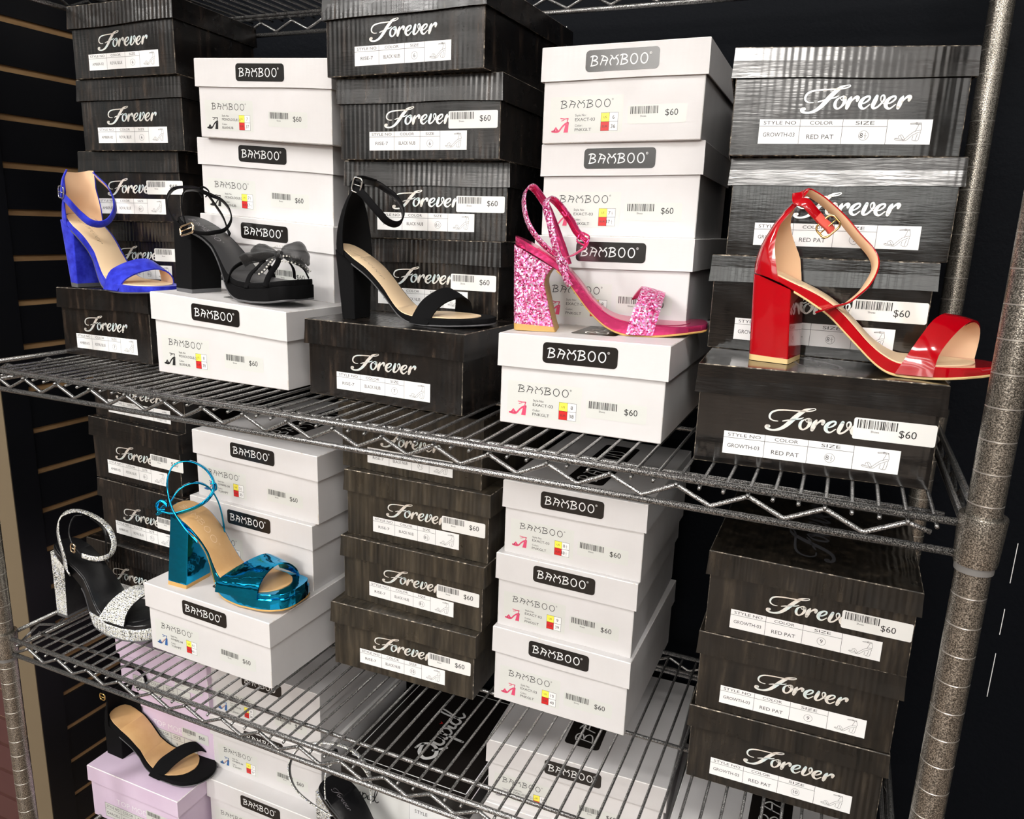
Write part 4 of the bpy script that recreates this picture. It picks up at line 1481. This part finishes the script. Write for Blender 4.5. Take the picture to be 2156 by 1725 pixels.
for q in ([(82, -9, 20), (79, 3, 36), (77, 22, 45), (80, 42, 50), (86, 60, 40), (88, 66, 24)], [(118, -10, 16), (116, 0, 32), (113, 18, 43), (112, 30, 52)], [(152, -9, 20), (150, 0, 33), (145, 18, 46), (138, 30, 54)],
          [(128, 66, 26), (132, 60, 40), (138, 42, 54)], [(154, 66, 28), (151, 58, 42), (140, 40, 55)]):
    ribbon('toe_strap', N_, ('nubuck', 'nubuck'), q, 7, 1.8, (115, 28, 20))


def lobe(name, parent, pts, widths, puffs, up, mat):
    """one gathered loop of the bow"""
    P = cat([tuple(p) + (w, f) for p, w, f in zip(pts, widths, puffs)], 5)
    v, fc = [], []
    n = 14
    U = Vector(up).normalized()
    for i, q in enumerate(P):
        p = Vector(q[:3])
        a, b = Vector(P[max(0, i - 1)][:3]), Vector(P[min(len(P) - 1, i + 1)][:3])
        t = (b - a).normalized()
        w = (U - t * U.dot(t)).normalized()
        nn = t.cross(w)
        for k in range(n):
            an = k * 2 * PI / n
            wob = 1 + .12 * math.sin(3 * an + i * .7)
            v.append(tuple(p + w * math.cos(an) * q[3] * wob + nn * math.sin(an) * q[4] * wob))
    for i in range(len(P) - 1):
        for k in range(n):
            k2 = (k + 1) % n
            fc.append((i * n + k, i * n + k2, (i + 1) * n + k2, (i + 1) * n + k))
    fc.append(tuple(reversed(range(n))))
    fc.append(tuple((len(P) - 1) * n + k for k in range(n)))
    return mesh(name, v, fc, (mat,), parent, None, True)


bow = lobe('bow', N_, [(134, 27, 58), (139, 30, 58), (144, 33, 58)], [4, 7, 4], [4, 7, 4], (0, .3, 1), 'tulle')
lobe('bow_loop', bow, [(137, 29, 58), (125, 31, 60), (108, 33, 60), (92, 34, 58), (84, 34, 56)], [3, 7, 11, 10, 5], [3, 5, 6, 4, 1.5], (.2, -.35, 1), 'tulle')
lobe('bow_loop', bow, [(141, 31, 58), (148, 38, 64), (156, 46, 62), (161, 54, 54), (163, 58, 46)], [3, 10, 15, 13, 6], [3, 5, 6, 4, 1.5], (-.5, .1, 1), 'tulle')
lobe('bow_tail', bow, [(137, 27, 56), (132, 20, 50), (128, 12, 41), (124, 4, 33)], [3, 6, 9, 10], [2, 2, 1.5, 1], (1, .2, .4), 'tulle')
lobe('bow_tail', bow, [(143, 34, 56), (150, 42, 52), (157, 52, 46), (160, 60, 38)], [3, 5, 7, 7], [2, 2, 1.5, 1], (-.7, .2, .8), 'tulle')
lobe('bow_tail', bow, [(136, 27, 60), (118, 22, 57), (100, 14, 52), (90, 10, 48)], [3, 6, 8, 8], [2, 2, 1.5, 1], (.1, -.4, 1), 'tulle')
st = bmesh.new()


def stones(bm, pts, r=1.6, gap=4.0):
    q = cat(pts, 12)
    acc = 0
    last = Vector(q[0])
    pos = [last]
    for p in q[1:]:
        p = Vector(p)
        acc += (p - last).length
        last = p
        if acc >= gap:
            pos.append(p)
            acc = 0
    for p in pos:
        bmesh.ops.create_icosphere(bm, subdivisions=1, radius=r * .001, matrix=Matrix.Translation(p * .001))


stones(st, [(136, 20, 52), (136, 12, 45), (134, 6, 38), (130, 0, 33)])
stones(st, [(146, 30, 57), (153, 40, 57), (160, 50, 52), (164, 57, 46)])
stones(st, [(145, 28, 51), (152, 38, 49), (159, 50, 44), (163, 60, 38)])
stones(st, [(136, 22, 68), (137, 28, 70), (140, 34, 70)], 1.0, 3.0)
me = bpy.data.meshes.new('rhinestones')
st.to_mesh(me)
st.free()
link('rhinestones', me, bow, ('stone',))
insole_mark(N_, zt, -22, 18, 58, 9, 'silver_ink', 'stick')

# ---- turquoise platform
T_ = sandal('turq', (-939.0, 89.9, -312.6), 2, 'turquoise mirror leather platform sandal with tan footbed on white box')
top = [(-34, 118), (-20, 114), (-2, 106), (8, 100), (17, 92), (26, 83), (34, 73), (45, 56), (51, 42), (60, 31), (75, 26), (104, 25), (137, 25), (176, 29)]
und = [(-34, 109), (-15, 103), (0, 96), (8, 91), (22, 82), (30, 73), (38, 61), (44, 47), (48, 32), (52, 16), (60, 4), (74, 0), (109, 0), (144, 1), (176, 5)]
zt, zu = soles(T_, top, und, -34, ('turquoise', 'tan_insole', 'tan_outsole'), 176, square=True, platform='turquoise', brs=6, out=2.5, insole_in=2.4)
heel(T_, lambda s: itp(und, s) + 1, (-25, 7, 4, 50), (-35, 0, 0, 48), 'turquoise', 'tan_outsole', 5, (1.2, 1.5), curve=1.0)
ribbon('ankle_strap', T_, ('turquoise', 'turquoise'), [(28, -2, 78), (20, -2, 85), (3, -1, 98), (-15, 0, 119), (-26, 4, 142), (-32, 12, 162), (-28, 22, 178), (-12, 32, 183), (4, 42, 174), (16, 46, 159), (22, 42, 143), (21, 30, 131), (13, 18, 123), (0, 8, 117), (-15, 0, 113), (-30, -5, 115)], 6.5, 2.0, (-5, 34, 140))
ribbon('sling_strap', T_, ('turquoise', 'turquoise'), [(-22, 0, 124), (-19, 3, 132), (-13, 10, 145), (-4, 18, 153), (8, 27, 155), (18, 38, 145), (24, 47, 122), (27, 51, 92), (30, 49, 72)], 6.5, 2.0, (5, 25, 110))
for q in ([(-30, -5, 115), (-38, -8, 124), (-32, -4, 132), (-24, -2, 126)], [(-30, -5, 115), (-40, -6, 110), (-34, 0, 120), (-24, -2, 124)], [(-26, -3, 118), (-34, -9, 118), (-36, -4, 128), (-28, 2, 130)]):
    ribbon('strap_knot', T_, ('turquoise', 'turquoise'), q, 4, 1.6, (-30, 10, 118))
ribbon('keeper_loop', T_, ('turquoise', 'turquoise'), [(16, 42, 150), (22, 46, 150), (22, 47, 141), (17, 43, 141)], 4, 2, (19, 44, 146))
ar = [(62, -9, 14), (66, -8, 30), (75, 8, 40), (86, 22, 48), (96, 34, 54), (106, 46, 57), (113, 58, 48), (114, 66, 30)]
af = [(134, -9, 18), (136, -6, 36), (137, 8, 49), (141, 28, 56), (145, 46, 50), (148, 58, 38), (148, 65, 26)]
band('toe_strap', T_, ('turquoise', 'turquoise', 'turquoise'), ar, af, 2.2)
insole_mark(T_, zt, -24, 20, 62, 9, 'cream_insole', 'stick')

# ---- rhinestone platform on the wire shelf
D_ = sandal('dia', (-1189.0, 80.6, -417.3), 0, 'black and rhinestone platform sandal standing on the wire shelf')
top = [(-32, 118), (-20, 114), (-5, 107), (5, 102), (14, 97), (28, 88), (41, 76), (53, 62), (60, 50), (67, 38), (78, 30), (95, 26), (124, 26), (156, 28), (176, 31)]
und = [(-32, 108), (-10, 99), (8, 86), (20, 75), (30, 66), (40, 53), (46, 40), (50, 24), (55, 8), (63, 1), (78, -1), (105, -1), (140, 0), (176, 4)]
zt, zu = soles(D_, top, und, -32, ('black_leather', 'black_leather', 'grey_outsole'), 176, square=True, platform='rhinestones', brs=36, out=2.0, cap=23.0)
heel(D_, lambda s: itp(und, s) + 1, (-28, 2, 2, 52), (-25, 0, 0, 48), 'rhinestones', 'grey_outsole', 4, (1.0, 3), midmat='black_leather')
ribbon('ankle_strap', D_, ('rhinestones', 'black_leather'), [(24, -5, 82), (17, -5, 92), (13, -4, 112), (5, -2, 130), (-3, 2, 146), (-7, 8, 160), (-4, 14, 170), (8, 20, 176), (17, 28, 175), (27, 36, 169), (39, 44, 159), (49, 49, 146), (60, 47, 132), (72, 38, 124), (80, 26, 118), (83, 14, 117), (78, 4, 117), (69, -2, 119), (55, -4, 121)], 11, 2.0, (36, 52, 122), taper=lambda u: float(np.interp(u, [0, .1, .3, .45, 1], [1.9, 1.8, 1.3, .8, .7])))
ribbon('sling_strap', D_, ('black_leather', 'black_leather'), [(19, 30, 168), (11, 24, 167), (11, 16, 162), (15, 8, 152), (21, 3, 143), (31, 0, 130), (44, -2, 124), (54, -4, 121)], 8, 1.8, (40, 30, 140))
ribbon('back_strap', D_, ('black_leather', 'black_leather'), [(29, 36, 166), (34, 46, 152), (34, 54, 133), (30, 57, 112), (28, 56, 97), (34, 54, 82)], 11, 1.8, (0, 24, 120))
ring_buckle(D_, (36, -4, 129), 9, 13, .1, 'pale_gold', 1.4)
ar = [(83, -8.5, 24), (88, 4, 41), (92, 20, 52), (99, 35, 59), (108, 50, 60), (112, 62, 48), (112, 67, 28)]
af = [(139, -9.5, 26), (138, -2, 43), (137, 12, 52), (139, 30, 58), (142, 46, 54), (144, 60, 42), (144, 66, 28)]
band('toe_strap', D_, ('rhinestones', 'black_leather', 'black_leather'), ar, af, 2.4)

# ---- rhinestone strap sandal at the bottom edge of the picture
E_ = sandal('bot', (-738, 146, -732.6), -14, 'black sandal with rhinestone straps, lowest and partly behind the shelf edge')
top = [(-40, 96), (-25, 92), (-8, 86), (5, 80), (17, 73), (28, 64), (38, 54), (48, 42), (57, 30), (66, 21), (78, 14), (110, 11), (172, 14)]
und = [(s, z - (9 if s < 40 else 10 if s < 66 else 11)) for s, z in top[:-3]] + [(80, 2), (110, 0), (172, 4)]
zt, zu = soles(E_, top, und, -40, ('black_leather', 'black_leather', 'grey_outsole'), 172, out=1.8)
heel(E_, lambda s: itp(und, s) + 1, (-39, -2, 2, 52), (-36, 0, 0, 46), 'rhinestones', 'grey_outsole', 4, (1.0, 4), midmat='black_leather')
ribbon('ankle_strap', E_, ('rhinestones', 'black_leather'), [(12, -4, 76), (0, -8, 78), (-30, -14, 84), (-62, -16, 92), (-84, -10, 106), (-90, 0, 124), (-80, 12, 142), (-56, 22, 154), (-30, 32, 160), (-6, 42, 158), (14, 50, 146), (26, 55, 124), (30, 56, 98), (32, 54, 74)], 9, 2.0, (-25, 20, 115))
ribbon('buckle_strap', E_, ('rhinestones', 'black_leather'), [(-10, 0, 92), (-16, 4, 112), (-18, 10, 132), (-10, 20, 146), (6, 32, 150), (22, 44, 140), (30, 52, 118), (30, 54, 90)], 8, 2.0, (5, 28, 110))
ribbon('strap_tail', E_, ('black_leather', 'black_leather'), [(-26, 22, 150), (-20, 16, 156), (-12, 20, 160), (-14, 28, 156), (-22, 30, 152)], 8, 1.8, (-18, 23, 154))
band('toe_strap', E_, ('rhinestones', 'black_leather', 'black_leather'), [(80, -9, 2), (86, 0, 28), (92, 20, 42), (98, 40, 44), (100, 58, 34), (100, 68, 8)], [(112, -9, 2), (116, 0, 22), (120, 20, 32), (124, 40, 34), (126, 58, 26), (126, 67, 8)], 2.0)
insole_mark(E_, zt, -20, 18, 50, 12, 'silver_ink')


# ------------------------------------------------------------------ wire shelving
L, DD, D2, DM, PITCH, X0 = 1218.4, 413.5, 39.0, 209.8, 20.66, -30.25
TZ = 19.2
SHELVES = [(0.0, 'upper'), (-415.6, 'middle'), (-831.2, 'bottom'), (526.0, 'top')]
FLOOR = -1290.0
CEIL = 1750.0


def zig(x0, x1, pitch, y, zt, zb, along='x', cx=0):
    pts = []
    x = x0
    up = True
    while x > x1:
        pts.append((x, y, zt if up else zb) if along == 'x' else (cx, -x, zt if up else zb))
        x -= pitch / 2
        up = not up
    return pts


def wire_shelf(parent, z, xr=0.0, xl=-L, wires=True, left=True, right=True):
    sm = MB()
    # trusses
    for y in (0.0, DD):
        sm.tube([(xr - 12, y, z), (xl + 12, y, z)], 3.3, 10)
        sm.tube([(xr - 12, y, z - 25.5), (xl + 12, y, z - 25.5)], 3.3, 10)
        zp = zig(xr + X0 - PITCH, xl + 16, PITCH * 3, y, z - 6.8, z - 21.5)
        zp = [(xr + X0 - PITCH * .15, y, z - 12.0)] + zp
        # round the bends
        pp = []
        for i, p in enumerate(zp):
            if 0 < i < len(zp) - 1:
                a, b = Vector(zp[i - 1]), Vector(zp[i + 1])
                q = Vector(p)
                pp += [tuple(q + (a - q).normalized() * 2.5), tuple(q + Vector((0, 0, -.5 if q.z > z - 12 else .5))), tuple(q + (b - q).normalized() * 2.5)]
            else:
                pp.append(p)
        sm.tube(pp, 2.2, 8)
    for x in ((xr,) if right else ()) + ((xl,) if left else ()):
        sx = x
        sm.tube([(sx, 12, z), (sx, DD - 12, z)], 3.3, 10)
        sm.tube([(sx, 12, z - 25.5), (sx, DD - 12, z - 25.5)], 3.3, 10)
        n = 6
        pts = []
        for k in range(2 * n + 1):
            pts.append((sx, 22 + (DD - 44) * k / (2 * n), z - (6.0 if k % 2 else 21.5)))
        sm.tube(pts, 2.2, 8)
    for y in (D2, DM, DD - D2):
        sm.tube([(xr - 21, y, z - 7.9), (xl + 21, y, z - 7.9)], 2.6, 8)
    x = xr + X0
    wm = MB()
    k = 0
    while x > xl + 14:
        wm.tube([(x, -4.5, z - 5.8), (x, -1.5, z - 5.0), (x, 6, z - 3.7), (x, DD - 6, z - 3.7), (x, DD + 4.5, z - 5.6)], 1.75, 6)
        x -= PITCH if wires else 1e6
        k += 1
    wm.tube([(xr - 9, 14, z - 3.7), (xr - 9, DD - 14, z - 3.7)], 1.9, 6)
    base = sm
    o = base.build('wire_shelf', ('wire',), parent, True)
    w_ = wm.build('cross_wires', ('wire',), o, True)
    return o


def collar(parent, x, y, z):
    mb = MB()
    mb.lathe(x, y, [(13.1, z - 31), (15.2, z - 31), (15.8, z - 28), (17.2, z + 7.5), (16.8, z + 9.2), (13.3, z + 9.2), (13.1, z + 2)], 32)
    mb.box(x - 3, x + 3, y - 16, y - 14, z - 4, z + 4)
    o = mb.build('collar', ('post',), parent, False)
    smooth_by_angle(o, 50)
    mb = MB()
    mb.lathe(x, y, [(12.85, z - 37), (14.0, z - 37), (14.2, z - 31.2), (12.85, z - 31.2)], 32)
    s_ = mb.build('sleeve', ('sleeve',), o)
    smooth_by_angle(s_, 50)
    return o


def post(parent, x, y, z0, z1):
    prof, mis = [], []
    k = math.ceil((z0 - TZ + 20) / 25.4)
    prof.append((12.7, z0))
    while TZ + 25.4 * k < z1 - 10:
        zz = TZ + 25.4 * k
        prof += [(12.7, zz - .5), (12.4, zz - .2), (12.4, zz + .2), (12.7, zz + .5)]
        mis += [0, 1, 1, 1]
        k += 1
    prof.append((12.7, z1))
    mis += [0, 0]
    mb = MB()
    mb.lathe(x, y, prof, 32, mis + [0] * 4)
    o = mb.build('post', ('post', 'ring'), parent)
    smooth_by_angle(o, 30)
    mb = MB()
    mb.lathe(x, y, [(9, FLOOR), (15, FLOOR + 1), (15, FLOOR + 10), (6, FLOOR + 14), (6, FLOOR + 30)], 20)
    mb.build('levelling_foot', ('sleeve',), o)
    return o


unit = empty('wire_shelving_unit', (0, 0, FLOOR))
tag(unit, 'hammered grey wire shelving unit holding all the shoe boxes and sandals', 'shelving unit', None)
ux = empty('tmp', (0, 0, 0))
bpy.data.objects.remove(ux)


def fix(o):
    # children are modelled in room coordinates, the Empty stands on the floor
    o.location = (0, 0, -FLOOR * .001)


for (z, w_) in SHELVES:
    fix(wire_shelf(unit, z))
for (x, y) in ((0, 0), (-L, 0), (0, DD), (-L - 10, DD)):
    fix(post(unit, x, y, FLOOR + 28, 640))
    for (z, w_) in SHELVES:
        fix(collar(unit, x, y, z))

# ------------------------------------------------------------------ the setting


def struct(name, mb, mats):
    o = mb.build(name, mats)
    o['kind'] = 'structure'
    return o


mb = MB()
mb.box(-6000, 6000, -12000, 900, FLOOR - 40, FLOOR)
struct('floor', mb, ('floor',))
mb = MB()
mb.box(-6000, 6000, -12000, 900, CEIL, CEIL + 40)
struct('ceiling', mb, ('ceiling',))
mb = MB()
mb.box(-1450, 4000, 535, 575, FLOOR, CEIL)
struct('wall_back', mb, ('board',))
# light leaking between the back panels, drawn as thin white strips
mb = MB()
for x, za, zb in ((-560, 487, 512), (142, -430, -360), (142, -330, -290), (142, -250, -190), (-905, 455, 475), (-912, 480, 512)):
    mb.box(x - .45, x + .45, 533.5, 534.9, za, zb)
struct('light_leak_strips', mb, ('paper',))
# left slat wall : panels with raw grooves
mb = MB()
gz = 503.0
edges = []
z = 503.0 + 75 * 16
ys, ye = 200, 534
XW = -1400
mb.box(XW - 18, XW - 3.5, ys, ye, FLOOR, CEIL, 1)
while z > FLOOR:
    z2 = z - 74.8
    mb.box(XW - 3.5, XW, ys, ye, max(FLOOR, z2 + 5.2), min(z - 5.2, CEIL), 0)
    z = z2
struct('wall_left', mb, ('slat', 'groove'))
mb = MB()
mb.box(XW - 18, XW + 3, 153, 200, FLOOR, CEIL, 0)
mb.box(XW - 70, XW + 3, 151.5, 153, FLOOR, CEIL, 1)
mb.box(XW - 70, XW - 18, 153, 200, FLOOR, CEIL, 0)
struct('trim_2', mb, ('slat', 'beige_trim'))
mb = MB()
z = 700.0
mb.box(-3200, XW - 75, 352, 362, FLOOR, CEIL, 1)
while z > FLOOR:
    mb.box(-3200, XW - 75, 344, 352, max(FLOOR, z - 76 + 5), z - 5, 0)
    z -= 76
struct('wall_side', mb, ('burgundy', 'burg_groove'))
# front wall with unseen glow panels, added to brighten the box reflections
mb = MB()
mb.box(-6000, 6000, -12040, -12000, FLOOR, CEIL)
struct('wall_front', mb, ('store_wall',))
for k in range(5):
    x0 = -5000 + k * 2050
    mb = MB()
    mb.box(x0, x0 + 1850, -12000, -11960, 560, 1500, 1)
    for a, b_, c_, d_ in ((x0 - 60, x0, 500, 1560), (x0 + 1850, x0 + 1910, 500, 1560), (x0, x0 + 1850, 500, 560), (x0, x0 + 1850, 1500, 1560)):
        mb.box(a, b_, -12000, -11930, c_, d_, 0)
    struct('added_glow_panel_%d' % (k + 1), mb, ('slat', 'panel_glow'))
# ceiling light panels
for (x, y, w_, d_) in ((-1750, -1250, 130, 620), (100, -1150, 620, 130), (0, -3300, 4200, 200), (0, -4600, 4200, 200), (0, -6000, 4200, 250), (0, -7600, 4200, 300), (0, -9400, 4200, 350)):
    e = empty('ceiling_light', (x, y, CEIL - 34))
    tag(e, 'long white ceiling light strip over the aisle behind the photographer', 'ceiling light', 'ceiling light strips')
    mb = MB()
    mb.box(-w_ - 20, w_ + 20, -d_ - 20, d_ + 20, 10, 34)
    mb.build('frame', ('ceiling',), e)
    mb = MB()
    mb.box(-w_, w_, -d_, d_, 6, 10)
    mb.build('diffuser', ('lamp',), e)
